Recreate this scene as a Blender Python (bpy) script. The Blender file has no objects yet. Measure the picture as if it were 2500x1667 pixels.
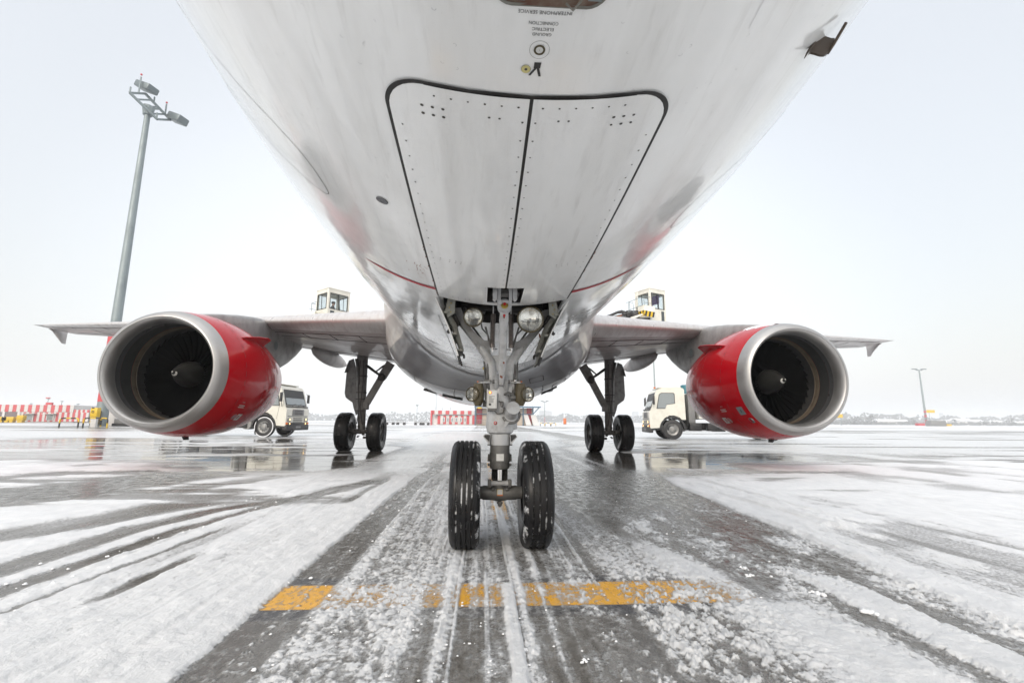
import bpy, bmesh, math, random
import numpy as np
from mathutils import Vector, Matrix
random.seed(7)
sc = bpy.context.scene
COL = sc.collection
PI = math.pi

# ------------------------------------------------------------------ camera
F_PX, PITCH, YAW, ROLL = 1144.9, 0.1688, 0.0609, 0.0068      # measured for a 2500 px wide frame
CAM = Vector((-0.1406, -3.6314, 0.897))
_F = Vector((math.sin(YAW)*math.cos(PITCH), math.cos(YAW)*math.cos(PITCH), math.sin(PITCH)))
_R = Vector((math.cos(YAW), -math.sin(YAW), 0)); _U = _R.cross(_F)
CR = math.cos(ROLL)*_R + math.sin(ROLL)*_U
CU = -math.sin(ROLL)*_R + math.cos(ROLL)*_U
cd = bpy.data.cameras.new('camera'); cam = bpy.data.objects.new('camera', cd); COL.objects.link(cam)
cd.sensor_width = 36.0; cd.lens = F_PX/2500*36.0
cd.clip_start = 0.05; cd.clip_end = 9000
m = Matrix((CR, CU, -_F)).transposed().to_4x4(); m.translation = CAM
cam.matrix_world = m
sc.camera = cam

# ------------------------------------------------------------------ sky and sun
world = bpy.data.worlds.new('World'); sc.world = world; world.use_nodes = True
nt = world.node_tree; nt.nodes.clear()
wo = nt.nodes.new('ShaderNodeOutputWorld')
sky = nt.nodes.new('ShaderNodeTexSky'); sky.sky_type = 'NISHITA'; sky.sun_disc = False
sky.sun_elevation = math.radians(31); sky.sun_rotation = math.radians(200)
sky.air_density = 1.5; sky.dust_density = 6; sky.ozone_density = 1
b1 = nt.nodes.new('ShaderNodeBackground'); b1.inputs[1].default_value = 0.05
nt.links.new(sky.outputs[0], b1.inputs[0])
tc = nt.nodes.new('ShaderNodeTexCoord'); sx = nt.nodes.new('ShaderNodeSeparateXYZ')
nt.links.new(tc.outputs['Generated'], sx.inputs[0])
cr = nt.nodes.new('ShaderNodeValToRGB')
e = cr.color_ramp.elements
e[0].position = 0.0; e[0].color = (0.775, 0.78, 0.79, 1)
e[1].position = 1.0; e[1].color = (1.75, 1.75, 1.74, 1)
k = e.new(0.76); k.color = (.785, .80, .82, 1)
k = e.new(0.22); k.color = (0.755, 0.765, 0.78, 1)
k = e.new(0.6); k.color = (0.745, 0.76, 0.78, 1)
nz = nt.nodes.new('ShaderNodeTexNoise'); nz.inputs['Scale'].default_value = 1.6; nz.inputs['Detail'].default_value = 4
nt.links.new(tc.outputs['Generated'], nz.inputs['Vector'])
mr = nt.nodes.new('ShaderNodeMapRange'); mr.inputs['To Min'].default_value = 0.97; mr.inputs['To Max'].default_value = 1.03
nt.links.new(nz.outputs[0], mr.inputs[0])
b2 = nt.nodes.new('ShaderNodeBackground')
nt.links.new(sx.outputs[2], cr.inputs[0]); nt.links.new(cr.outputs[0], b2.inputs[0]); nt.links.new(mr.outputs[0], b2.inputs[1])
# sky dimmed to the sides: lens corner darkening put into its brightness
mr2 = nt.nodes.new('ShaderNodeMapRange'); mr2.inputs['From Min'].default_value = .62; mr2.inputs['From Max'].default_value = 1.0; mr2.inputs['To Min'].default_value = .79; mr2.inputs['To Max'].default_value = 1.05
mr2.interpolation_type = 'SMOOTHSTEP'
mu = nt.nodes.new('ShaderNodeMath'); mu.operation = 'MULTIPLY'
nt.links.new(sx.outputs[1], mr2.inputs[0]); nt.links.new(mr2.outputs[0], mu.inputs[0]); nt.links.new(mr.outputs[0], mu.inputs[1]); nt.links.new(mu.outputs[0], b2.inputs[1])
ad = nt.nodes.new('ShaderNodeAddShader')
nt.links.new(b1.outputs[0], ad.inputs[0]); nt.links.new(b2.outputs[0], ad.inputs[1]); nt.links.new(ad.outputs[0], wo.inputs[0])
sd = bpy.data.lights.new('sun', 'SUN'); sd.energy = 1.6; sd.angle = math.radians(38); sd.color = (1, 0.985, 0.96)
sun = bpy.data.objects.new('sun', sd); COL.objects.link(sun)
sun.rotation_euler = (math.radians(59), 0, math.radians(-20))
sc.view_settings.view_transform = 'Standard'; sc.view_settings.look = 'None'
sc.view_settings.exposure = 0.29; sc.view_settings.gamma = 1.0
sc.cycles.max_bounces = 8; sc.cycles.diffuse_bounces = 4; sc.cycles.glossy_bounces = 4; sc.cycles.transmission_bounces = 6
sc.cycles.volume_bounces = 1; sc.cycles.caustics_reflective = False; sc.cycles.caustics_refractive = False

# ------------------------------------------------------------------ measuring helper: a photo point seen at a known depth Y (or height, or X)
def at(px, py, Y=None, X=None, Z=None):
    d = _F + (px-1250)/F_PX*CR - (py-833.5)/F_PX*CU
    t = (Y-CAM.y)/d.y if Y is not None else (X-CAM.x)/d.x if X is not None else (Z-CAM.z)/d.z
    return CAM + t*d
def A(x, y, Y): return at(1040+x/6.533, 680+y/6.533, Y)
def B(x, y, Y): return at(1100+x/7.838, 880+y/7.838, Y)
def C(x, y, Y): return at(1160+x/7.127, 1040+y/7.127, Y)
def G(x, y, Y=11.04): return at(1380+x/6.03, 860+y/6.03, Y)

# ------------------------------------------------------------------ materials
MAT = {}
def srgb(h):
    h = h.lstrip('#'); v = [int(h[i:i+2], 16)/255 for i in (0, 2, 4)]
    return tuple(c/12.92 if c <= .04045 else ((c+.055)/1.055)**2.4 for c in v)
def mat(name, col=(.5, .5, .5), rough=.5, metal=0, coat=0, dirt=0, dscale=3, dcol=(.1, .09, .08), bump=0, bscale=40, stretch=(1, 1, 1), spec=.5, emis=None, estr=0, vary=0.0, dlow=.45, dhigh=.75):
    if name in MAT: return MAT[name]
    M = bpy.data.materials.new(name); M.use_nodes = True; MAT[name] = M
    n = M.node_tree.nodes; l = M.node_tree.links; p = n['Principled BSDF']
    p.inputs['Base Color'].default_value = (*col, 1); p.inputs['Roughness'].default_value = rough
    p.inputs['Metallic'].default_value = metal; p.inputs['Coat Weight'].default_value = coat
    p.inputs['Coat Roughness'].default_value = .06; p.inputs['Specular IOR Level'].default_value = spec
    if emis: p.inputs['Emission Color'].default_value = (*emis, 1); p.inputs['Emission Strength'].default_value = estr
    if dirt or bump or vary:
        tcn = n.new('ShaderNodeTexCoord'); mp = n.new('ShaderNodeMapping'); mp.inputs['Scale'].default_value = stretch
        l.new(tcn.outputs['Object'], mp.inputs[0])
    if dirt or vary:
        t = n.new('ShaderNodeTexNoise'); t.inputs['Scale'].default_value = dscale; t.inputs['Detail'].default_value = 8; t.inputs['Roughness'].default_value = .62
        l.new(mp.outputs[0], t.inputs['Vector'])
        r = n.new('ShaderNodeMapRange'); r.inputs['From Min'].default_value = dlow; r.inputs['From Max'].default_value = dhigh
        r.inputs['To Max'].default_value = dirt or 0.0; l.new(t.outputs[0], r.inputs[0])
        mx = n.new('ShaderNodeMix'); mx.data_type = 'RGBA'; mx.inputs[6].default_value = (*col, 1); mx.inputs[7].default_value = (*dcol, 1)
        l.new(r.outputs[0], mx.inputs[0]); l.new(mx.outputs[2], p.inputs['Base Color'])
        r2 = n.new('ShaderNodeMapRange'); r2.inputs['To Min'].default_value = max(0, rough-.1); r2.inputs['To Max'].default_value = min(1, rough+.14)
        r2.inputs['From Min'].default_value = .3; r2.inputs['From Max'].default_value = .7
        l.new(t.outputs[0], r2.inputs[0]); l.new(r2.outputs[0], p.inputs['Roughness'])
    if bump:
        t = n.new('ShaderNodeTexNoise'); t.inputs['Scale'].default_value = bscale; t.inputs['Detail'].default_value = 3
        l.new(mp.outputs[0], t.inputs['Vector'])
        b = n.new('ShaderNodeBump'); b.inputs['Strength'].default_value = 1; b.inputs['Distance'].default_value = bump
        l.new(t.outputs[0], b.inputs['Height']); l.new(b.outputs[0], p.inputs['Normal'])
    return M

def skin_material():
    """aircraft white: faint streaks of grime running aft, wavy gloss"""
    M = bpy.data.materials.new('aircraft_white'); M.use_nodes = True; MAT['white'] = M
    n = M.node_tree.nodes; l = M.node_tree.links; p = n['Principled BSDF']
    tcn = n.new('ShaderNodeTexCoord')
    def noise(scale, st, det=6, ro=.6):
        mp = n.new('ShaderNodeMapping'); mp.inputs['Scale'].default_value = st; l.new(tcn.outputs['Object'], mp.inputs[0])
        t = n.new('ShaderNodeTexNoise'); t.inputs['Scale'].default_value = scale; t.inputs['Detail'].default_value = det; t.inputs['Roughness'].default_value = ro
        l.new(mp.outputs[0], t.inputs['Vector']); return t
    def rng(src, a, b, c, d):
        r = n.new('ShaderNodeMapRange'); 
        for i, v in zip(('From Min', 'From Max', 'To Min', 'To Max'), (a, b, c, d)): r.inputs[i].default_value = v
        l.new(src, r.inputs[0]); return r.outputs[0]
    def mixc(f, a, b):
        x = n.new('ShaderNodeMix'); x.data_type = 'RGBA'; l.new(f, x.inputs[0])
        for i, v in ((6, a), (7, b)):
            if isinstance(v, tuple): x.inputs[i].default_value = (*v, 1)
            else: l.new(v, x.inputs[i])
        return x.outputs[2]
    base = (.86, .865, .86)
    c = mixc(rng(noise(5, (1, .10, 1)).outputs[0], .45, .72, 0, .45), base, (.68, .675, .655))       # run-off streaks
    c = mixc(rng(noise(26, (1, .05, 1)).outputs[0], .55, .75, 0, .30), c, (.50, .49, .47))
    c = mixc(rng(noise(1.1, (1, .5, 1)).outputs[0], .5, .8, 0, .35), c, (.64, .635, .62))
    c = mixc(rng(noise(300, (1, 1, 1), 3).outputs[0], .68, .74, 0, .35), c, (.30, .25, .2))         # specks
    sp = n.new('ShaderNodeSeparateXYZ'); l.new(tcn.outputs['Object'], sp.inputs[0])
    ax_ = n.new('ShaderNodeMath'); ax_.operation = 'ABSOLUTE'; l.new(sp.outputs[0], ax_.inputs[0])
    m1_ = n.new('ShaderNodeMath'); m1_.operation = 'MULTIPLY'; l.new(rng(sp.outputs[1], .1, .5, 0, 1), m1_.inputs[0]); l.new(rng(ax_.outputs[0], 1.25, .55, 0, 1), m1_.inputs[1])
    m2_ = n.new('ShaderNodeMath'); m2_.operation = 'MULTIPLY'; l.new(m1_.outputs[0], m2_.inputs[0]); l.new(rng(noise(3.5, (1, .35, 1)).outputs[0], .3, .62, .35, .95), m2_.inputs[1])
    c = mixc(m2_.outputs[0], c, (.36, .355, .345))      # road spray thrown up behind the nose wheels
    l.new(c, p.inputs['Base Color'])
    l.new(rng(noise(4, (1, .15, 1)).outputs[0], .3, .7, .10, .26), p.inputs['Roughness'])
    p.inputs['Specular IOR Level'].default_value = .6; p.inputs['Coat Weight'].default_value = .55
    l.new(rng(noise(3, (1, .2, 1)).outputs[0], .42, .60, .01, .09), p.inputs['Coat Roughness'])
    b = n.new('ShaderNodeBump'); b.inputs['Distance'].default_value = .012; b.inputs['Strength'].default_value = .8
    l.new(noise(2.2, (1, .8, 1), 3, .5).outputs[0], b.inputs['Height'])
    b2 = n.new('ShaderNodeBump'); b2.inputs['Distance'].default_value = .0006; b2.inputs['Strength'].default_value = .35
    l.new(noise(45, (1, 1, 1), 3).outputs[0], b2.inputs['Height']); l.new(b.outputs[0], b2.inputs['Normal'])
    l.new(b2.outputs[0], p.inputs['Normal']); l.new(b2.outputs[0], p.inputs['Coat Normal'])
    return M
skin_material()
mat('fair_grey', (.16, .16, .17), .32, coat=.35, dirt=.5, dscale=3, dcol=(.26, .26, .27), stretch=(1, .3, 1), bump=.004, bscale=3)
mat('fair_light', (.44, .44, .445), .32, coat=.3, dirt=.5, dscale=3, dcol=(.30, .30, .31), stretch=(1, .3, 1), bump=.004, bscale=3)
mat('wing_grey', (.42, .39, .385), .42, coat=.2, dirt=.6, dscale=2.2, dcol=(.22, .19, .185), stretch=(.5, 1.6, 1), bump=.003, bscale=4)
mat('slat_metal', (.66, .64, .63), .36, metal=.55, dirt=.5, dscale=5, dcol=(.40, .35, .34), stretch=(2, .3, 1))
mat('seal', (.012, .012, .012), .55)
mat('door_seal', (.018, .017, .016), .5, vary=1, dscale=30)
mat('line', (.06, .055, .05), .6)
mat('red_line', (.42, .004, .02), .45)
mat('engine_red', (.43, .0, .006), .22, coat=.42, spec=.08, dirt=.0, bump=.003, bscale=2.5)
mat('lip_metal', (.44, .43, .42), .40, metal=.85, vary=1, dirt=.35, dscale=2, dcol=(.42, .41, .40), stretch=(1, 1, 1))
mat('duct_grey', (.13, .127, .13), .33, metal=.5, dirt=.4, dscale=6, dcol=(.08, .078, .08))
mat('duct_perf', (.055, .054, .053), .5, metal=.2, dirt=.5, dscale=7, dcol=(.05, .048, .046))
mat('duct_brown', (.16, .125, .09), .5, metal=.3, dirt=.6, dscale=10, dcol=(.08, .065, .05))
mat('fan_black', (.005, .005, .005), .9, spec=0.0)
mat('spinner_grey', (.022, .0215, .020), .40, spec=.22)
MAT['engine_red'].node_tree.nodes['Principled BSDF'].inputs['Coat Roughness'].default_value = .015
mat('white_mark', (.62, .60, .56), .5)
mat('pylon_grey', (.36, .355, .355), .42, dirt=.7, dscale=4, dcol=(.15, .14, .14), coat=.2)
mat('core_grey', (.16, .165, .175), .35, metal=.6, dirt=.4, dscale=6, dcol=(.07, .07, .07))
mat('gear_grey', (.42, .425, .43), .38, dirt=.75, dscale=11, dcol=(.14, .125, .11), coat=.25, bump=.0012, bscale=60, dlow=.48, dhigh=.8)
mat('gear_dark', (.14, .138, .132), .45, metal=.25, dirt=.7, dscale=12, dcol=(.05, .045, .038), bump=.001, bscale=60)
mat('mg_grey', (.15, .145, .142), .48, dirt=.7, dscale=8, dcol=(.045, .04, .038), bump=.002, bscale=30)
mat('mg_dark', (.035, .033, .032), .55, dirt=.5, dscale=10, dcol=(.10, .08, .07))
mat('chrome', (.62, .61, .60), .09, metal=1)
mat('bay_dark', (.03, .029, .028), .7, dirt=.4, dscale=9, dcol=(.08, .06, .045))
mat('door_inner', (.22, .22, .195), .55, dirt=.8, dscale=9, dcol=(.07, .055, .04), bump=.002, bscale=30)
mat('olive', (.085, .068, .036), .5, dirt=.5, dscale=14, dcol=(.035, .028, .016))
mat('reflector', (.80, .80, .78), .16, metal=1, bump=.004, bscale=32)
mat('spring_steel', (.16, .14, .13), .4, metal=.8)
mat('rust_brown', (.20, .05, .02), .7)
mat('label_white', (.62, .62, .60), .45, dirt=.3, dscale=20, dcol=(.3, .29, .27))
mat('amber_lamp', (.9, .2, .01), .3, emis=(1, .22, .01), estr=2.2)
mat('lamp_core', (1, .7, .2), .3, emis=(1, .65, .12), estr=4)
mat('headlamp_lit', (1, .8, .5), .2, emis=(1, .62, .22), estr=2.5)
mat('dark_text', (.03, .03, .03), .6)
mat('orange_part', (.62, .14, .01), .5)
mat('red_part', (.42, .01, .01), .4)
mat('brass', (.42, .32, .08), .35, metal=.8)
mat('yellow_cap', (.56, .50, .22), .45)
mat('bay_brown', (.10, .045, .03), .5, dirt=.7, dscale=14, dcol=(.25, .22, .17))
mat('probe_brown', (.075, .058, .045), .42, metal=.5, dirt=.4, dscale=25, dcol=(.12, .09, .06))
mat('truck_cream', (.70, .685, .61), .35, coat=.3, dirt=.35, dscale=2.5, dcol=(.38, .35, .29))
mat('truck_white', (.70, .70, .66), .4, dirt=.3, dscale=2.5, dcol=(.4, .38, .33))
mat('truck_black', (.022, .022, .024), .5, dirt=.4, dscale=4, dcol=(.13, .125, .12))
mat('truck_grey', (.20, .20, .20), .5, dirt=.4, dscale=4, dcol=(.07, .07, .07))
mat('truck_steel', (.27, .27, .265), .38, metal=.5, dirt=.5, dscale=7, dcol=(.16, .15, .13))
mat('blue_stripe', (.05, .18, .36), .4)
mat('teal', (.05, .19, .24), .45)
mat('purple', (.13, .07, .26), .6)
mat('clothes_dark', (.05, .045, .045), .8)
mat('clothes_blue', (.02, .07, .30), .8)
mat('face_tone', (.42, .24, .17), .6)
mat('hair_dark', (.04, .03, .025), .8)
mat('galv', (.235, .275, .285), .5, metal=.25, dirt=.55, dscale=1.2, dcol=(.15, .175, .18), stretch=(1, 1, .5))
mat('mast_red', (.50, .06, .07), .5)
mat('lamp_grey', (.15, .18, .19), .4, metal=.3)
mat('yellow', (.66, .43, .01), .4, dirt=.25, dscale=8, dcol=(.4, .25, .02))
mat('black_paint', (.02, .02, .02), .5)
mat('bld_red', (.52, .085, .095), .6, dirt=.25, dscale=.5, dcol=(.38, .10, .11))
mat('bld_white', (.58, .57, .56), .6, dirt=.25, dscale=.5, dcol=(.42, .41, .40))
mat('bld_brown', (.17, .135, .14), .6)
mat('bld_crimson', (.30, .03, .045), .5)
mat('bld_beige', (.50, .43, .36), .6)
mat('bld_blue', (.09, .17, .25), .5)
mat('glass_dark', (.05, .06, .065), .08, spec=.8)
mat('glass_grey', (.24, .27, .28), .12, spec=.8)
mat('far_grey', (.30, .31, .32), .8)
mat('foliage_far', (.15, .155, .155), .9)  # frosty grey, lightened further to stand in for part of the haze
mat('snow_white', (.84, .85, .87), .75)
mat('tread_snow', (.8, .81, .83), .7)

def fairing_material():
    M = mat('fairing_tones', (.4, .4, .4), .30, coat=.4, bump=.004, bscale=3); n = M.node_tree.nodes; l = M.node_tree.links; p = n['Principled BSDF']
    tcn = n.new('ShaderNodeTexCoord'); sp = n.new('ShaderNodeSeparateXYZ'); l.new(tcn.outputs['Object'], sp.inputs[0])
    t = n.new('ShaderNodeTexNoise'); t.inputs['Scale'].default_value = 2.5; t.inputs['Detail'].default_value = 6; l.new(tcn.outputs['Object'], t.inputs['Vector'])
    def step(s_, v, w):
        r = n.new('ShaderNodeMapRange'); r.inputs['From Min'].default_value = v-w; r.inputs['From Max'].default_value = v+w; l.new(s_, r.inputs[0]); return r.outputs[0]
    def mix(f, a, b):
        x = n.new('ShaderNodeMix'); x.data_type = 'RGBA'; l.new(f, x.inputs[0])
        for i, v in ((6, a), (7, b)):
            if isinstance(v, tuple): x.inputs[i].default_value = (*v, 1)
            else: l.new(v, x.inputs[i])
        return x.outputs[2]
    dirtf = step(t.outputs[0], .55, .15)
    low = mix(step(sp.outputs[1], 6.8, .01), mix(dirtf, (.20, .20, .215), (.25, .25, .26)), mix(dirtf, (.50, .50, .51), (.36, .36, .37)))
    l.new(mix(step(sp.outputs[2], 2.45, .012), low, mix(dirtf, (.66, .63, .60), (.52, .49, .46))), p.inputs['Base Color'])  # off-white above, dark grey below, paler grey on the lower aft part
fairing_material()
def glass(name='glass', tint=(1, 1, 1)):
    M = bpy.data.materials.new(name); M.use_nodes = True; MAT[name] = M
    n = M.node_tree.nodes; l = M.node_tree.links
    n.remove(n['Principled BSDF']); out = n['Material Output']
    tr = n.new('ShaderNodeBsdfTransparent'); tr.inputs[0].default_value = (*tint, 1)
    gl = n.new('ShaderNodeBsdfGlossy'); gl.inputs['Roughness'].default_value = .03
    lw = n.new('ShaderNodeLayerWeight'); lw.inputs[0].default_value = .5; pw = n.new('ShaderNodeMath'); pw.operation = 'POWER'; pw.inputs[1].default_value = 5; l.new(lw.outputs['Facing'], pw.inputs[0]); fr = n.new('ShaderNodeMath'); fr.operation = 'MULTIPLY_ADD'; fr.inputs[1].default_value = .8; fr.inputs[2].default_value = .05; l.new(pw.outputs[0], fr.inputs[0])
    mx = n.new('ShaderNodeMixShader'); l.new(fr.outputs[0], mx.inputs[0]); l.new(tr.outputs[0], mx.inputs[1]); l.new(gl.outputs[0], mx.inputs[2])
    l.new(mx.outputs[0], out.inputs[0])
glass('glass', (.93, .95, .95)); glass('lens_glass', (.95, .95, .93))

def tyre_material():
    M = bpy.data.materials.new('tyre_rubber'); M.use_nodes = True; MAT['tyre'] = M
    n = M.node_tree.nodes; l = M.node_tree.links; p = n['Principled BSDF']
    a = n.new('ShaderNodeAttribute'); a.attribute_name = 'snowy'
    tcn = n.new('ShaderNodeTexCoord')
    t = n.new('ShaderNodeTexNoise'); t.inputs['Scale'].default_value = 9; t.inputs['Detail'].default_value = 9; t.inputs['Roughness'].default_value = .7
    l.new(tcn.outputs['Object'], t.inputs['Vector'])
    ad = n.new('ShaderNodeMath'); ad.operation = 'ADD'; l.new(a.outputs['Fac'], ad.inputs[0]); l.new(t.outputs[0], ad.inputs[1])
    r = n.new('ShaderNodeMapRange'); r.inputs['From Min'].default_value = 1.0; r.inputs['From Max'].default_value = 1.07; l.new(ad.outputs[0], r.inputs[0])
    t2 = n.new('ShaderNodeTexNoise'); t2.inputs['Scale'].default_value = 5; t2.inputs['Detail'].default_value = 5
    l.new(tcn.outputs['Object'], t2.inputs['Vector'])
    r3 = n.new('ShaderNodeMapRange'); r3.inputs['To Min'].default_value = .18; r3.inputs['To Max'].default_value = .6; r3.inputs['From Min'].default_value = .35; r3.inputs['From Max'].default_value = .65; l.new(t2.outputs[0], r3.inputs[0])
    mx = n.new('ShaderNodeMix'); mx.data_type = 'RGBA'; l.new(r.outputs[0], mx.inputs[0])
    mx.inputs[6].default_value = (.012, .012, .013, 1); mx.inputs[7].default_value = (.62, .63, .65, 1)
    l.new(mx.outputs[2], p.inputs['Base Color'])
    rm = n.new('ShaderNodeMix'); l.new(r.outputs[0], rm.inputs[0]); l.new(r3.outputs[0], rm.inputs[2]); rm.inputs[3].default_value = .8
    l.new(rm.outputs[0], p.inputs['Roughness']); p.inputs['Specular IOR Level'].default_value = .28
    b = n.new('ShaderNodeBump'); b.inputs['Distance'].default_value = .003; l.new(r.outputs[0], b.inputs['Height']); l.new(b.outputs[0], p.inputs['Normal'])
tyre_material()

# ------------------------------------------------------------------ mesh helpers
def frame_from(d):
    d = Vector(d).normalized(); up = Vector((0, 0, 1)) if abs(d.z) < .95 else Vector((1, 0, 0))
    a = d.cross(up).normalized(); b = a.cross(d).normalized(); return a, b
class MB:
    def __init__(s): s.v = []; s.f = []; s.m = []; s.mats = []; s.mi = 0
    def use(s, name):
        if name not in s.mats: s.mats.append(name)
        s.mi = s.mats.index(name); return s
    def add(s, vs, fs):
        o = len(s.v); s.v += [tuple(v) for v in vs]
        for f in fs: s.f.append([o+i for i in f]); s.m.append(s.mi)
        return s
    def box(s, c, size, rot=None, bev=0):
        hx, hy, hz = [q/2 for q in size]; c = Vector(c)
        if bev:
            b = bev; vs = []; 
            bm = bmesh.new(); bmesh.ops.create_cube(bm, size=1)
            for v in bm.verts: v.co = Vector((v.co.x*size[0], v.co.y*size[1], v.co.z*size[2]))
            bmesh.ops.bevel(bm, geom=list(bm.edges), offset=b, segments=2, affect='EDGES', profile=.5)
            bm.verts.index_update(); vs = [v.co.copy() for v in bm.verts]; fs = [[v.index for v in f.verts] for f in bm.faces]; bm.free()
        else:
            vs = [Vector((x, y, z)) for x in (-hx, hx) for y in (-hy, hy) for z in (-hz, hz)]
            fs = [(0, 1, 3, 2), (4, 6, 7, 5), (0, 4, 5, 1), (2, 3, 7, 6), (0, 2, 6, 4), (1, 5, 7, 3)]
        if rot is not None: vs = [rot @ v for v in vs]
        return s.add([v+c for v in vs], fs)
    def bar(s, a, b, w, h, up=(0, 0, 1)):
        a = Vector(a); b = Vector(b); d = (b-a).normalized(); u = Vector(up)
        if abs(d.dot(u)) > .95: u = Vector((0, 1, 0))
        r = d.cross(u).normalized(); u = r.cross(d).normalized()
        vs = []
        for p in (a, b):
            for i, j in ((-1, -1), (1, -1), (1, 1), (-1, 1)): vs.append(p + r*(i*w/2) + u*(j*h/2))
        return s.add(vs, [(3, 2, 1, 0), (4, 5, 6, 7), (0, 1, 5, 4), (1, 2, 6, 5), (2, 3, 7, 6), (3, 0, 4, 7)])
    def tube(s, pts, rad, n=12, caps=True, flat=1.0):
        pts = [Vector(p) for p in pts]; N = len(pts)
        if not hasattr(rad, '__len__'): rad = [rad]*N
        vs = []; a = None
        for i, p in enumerate(pts):
            d = (pts[min(i+1, N-1)]-pts[max(i-1, 0)]).normalized()
            if a is None: a, b = frame_from(d)
            else:
                a = (a - d*a.dot(d)).normalized(); b = d.cross(a)*-1
                b = a.cross(d)
            for k in range(n):
                t = 2*PI*k/n; vs.append(p + a*(math.cos(t)*rad[i]) + b*(math.sin(t)*rad[i]*flat))
        fs = []
        for i in range(N-1):
            for k in range(n):
                k2 = (k+1) % n; fs.append((i*n+k, i*n+k2, (i+1)*n+k2, (i+1)*n+k))
        if caps: fs.append(tuple(reversed(range(n)))); fs.append(tuple((N-1)*n+k for k in range(n)))
        return s.add(vs, fs)
    def lathe(s, o, axis, prof, n=32, caps=False):
        """prof: (distance along axis, radius)"""
        o = Vector(o); d = Vector(axis).normalized(); a, b = frame_from(d); vs = []; N = len(prof)
        for h, r in prof:
            for k in range(n):
                t = 2*PI*k/n; vs.append(o + d*h + a*(math.cos(t)*r) + b*(math.sin(t)*r))
        fs = []
        for i in range(N-1):
            for k in range(n):
                k2 = (k+1) % n; fs.append((i*n+k, i*n+k2, (i+1)*n+k2, (i+1)*n+k))
        if caps: fs.append(tuple(reversed(range(n)))); fs.append(tuple((N-1)*n+k for k in range(n)))
        return s.add(vs, fs)
    def disc(s, o, axis, r, n=24, r2=None):
        a, b = frame_from(axis); o = Vector(o)
        vs = [o + a*(math.cos(2*PI*k/n)*r) + b*(math.sin(2*PI*k/n)*(r2 or r)) for k in range(n)]
        return s.add(vs, [tuple(range(n))])
    def prism(s, poly, thick):
        """closed 3-D planar polygon, given thickness vector"""
        t = Vector(thick); n = len(poly); p = [Vector(q) for q in poly]
        vs = [q - t/2 for q in p] + [q + t/2 for q in p]
        fs = [tuple(reversed(range(n))), tuple(range(n, 2*n))] + [(i, (i+1) % n, n+(i+1) % n, n+i) for i in range(n)]
        return s.add(vs, fs)
    def grid(s, rows, closed=False, flip=False):
        """rows: list of equally long vertex lists"""
        n = len(rows[0]); vs = [v for r in rows for v in r]; fs = []
        for i in range(len(rows)-1):
            for k in range(n if closed else n-1):
                k2 = (k+1) % n; f = (i*n+k, i*n+k2, (i+1)*n+k2, (i+1)*n+k); fs.append(tuple(reversed(f)) if flip else f)
        return s.add(vs, fs)
    def sphere(s, c, r, n=10, sc_=(1, 1, 1)):
        c = Vector(c); rows = []
        for i in range(n+1):
            ph = PI*i/n; rows.append([c + Vector((math.sin(ph)*math.cos(2*PI*k/(2*n))*r*sc_[0], math.sin(ph)*math.sin(2*PI*k/(2*n))*r*sc_[1], math.cos(ph)*r*sc_[2])) for k in range(2*n)])
        return s.grid(rows, closed=True)
    def build(s, name, material=None, parent=None, smooth=True, angle=32, fix=True):
        me = bpy.data.meshes.new(name)
        o = Vector((0, 0, 0))
        me.from_pydata(s.v, [], s.f)
        if material: names = [material]
        else: names = s.mats
        for nm in names: me.materials.append(MAT[nm])
        if not material: me.polygons.foreach_set('material_index', s.m)
        if fix:
            bm = bmesh.new(); bm.from_mesh(me); bmesh.ops.recalc_face_normals(bm, faces=bm.faces); bm.to_mesh(me); bm.free()
        if smooth:
            me.polygons.foreach_set('use_smooth', [True]*len(me.polygons))
            me.set_sharp_from_angle(angle=math.radians(angle))
        me.update()
        ob = bpy.data.objects.new(name, me); COL.objects.link(ob)
        if parent: ob.parent = parent; ob.matrix_parent_inverse = Matrix.Identity(4)
        return ob
def thing(name, label, cat, loc=(0, 0, 0), rz=0, group=None):
    o = bpy.data.objects.new(name, None); COL.objects.link(o); o.location = loc; o.rotation_euler = (0, 0, rz)
    o.empty_display_size = .3; o['label'] = label; o['category'] = cat
    if group: o['group'] = group
    return o
def tag(o, label=None, cat=None, group=None, kind=None):
    if label: o['label'] = label
    if cat: o['category'] = cat
    if group: o['group'] = group
    if kind: o['kind'] = kind
    return o
def copy_tree(o, parent=None):
    c = o.copy(); COL.objects.link(c); c.parent = parent
    for ch in list(o.children): copy_tree(ch, c)
    return c
def text_mesh(txt):
    cu = bpy.data.curves.new('t', 'FONT'); cu.body = txt; cu.size = 1; cu.align_x = 'CENTER'; cu.resolution_u = 3
    ob = bpy.data.objects.new('t', cu); COL.objects.link(ob)
    me = bpy.data.meshes.new_from_object(ob.evaluated_get(bpy.context.evaluated_depsgraph_get()))
    vs = [v.co.copy() for v in me.vertices]; fs = [list(p.vertices) for p in me.polygons]
    bpy.data.objects.remove(ob); bpy.data.curves.remove(cu); bpy.data.meshes.remove(me)
    xs = [v.x for v in vs]; cx = (min(xs)+max(xs))/2; w = max(xs)-min(xs); h = max(v.y for v in vs)
    return [((v.x-cx)/w, v.y/h) for v in vs], fs      # unit width, unit height

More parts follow.
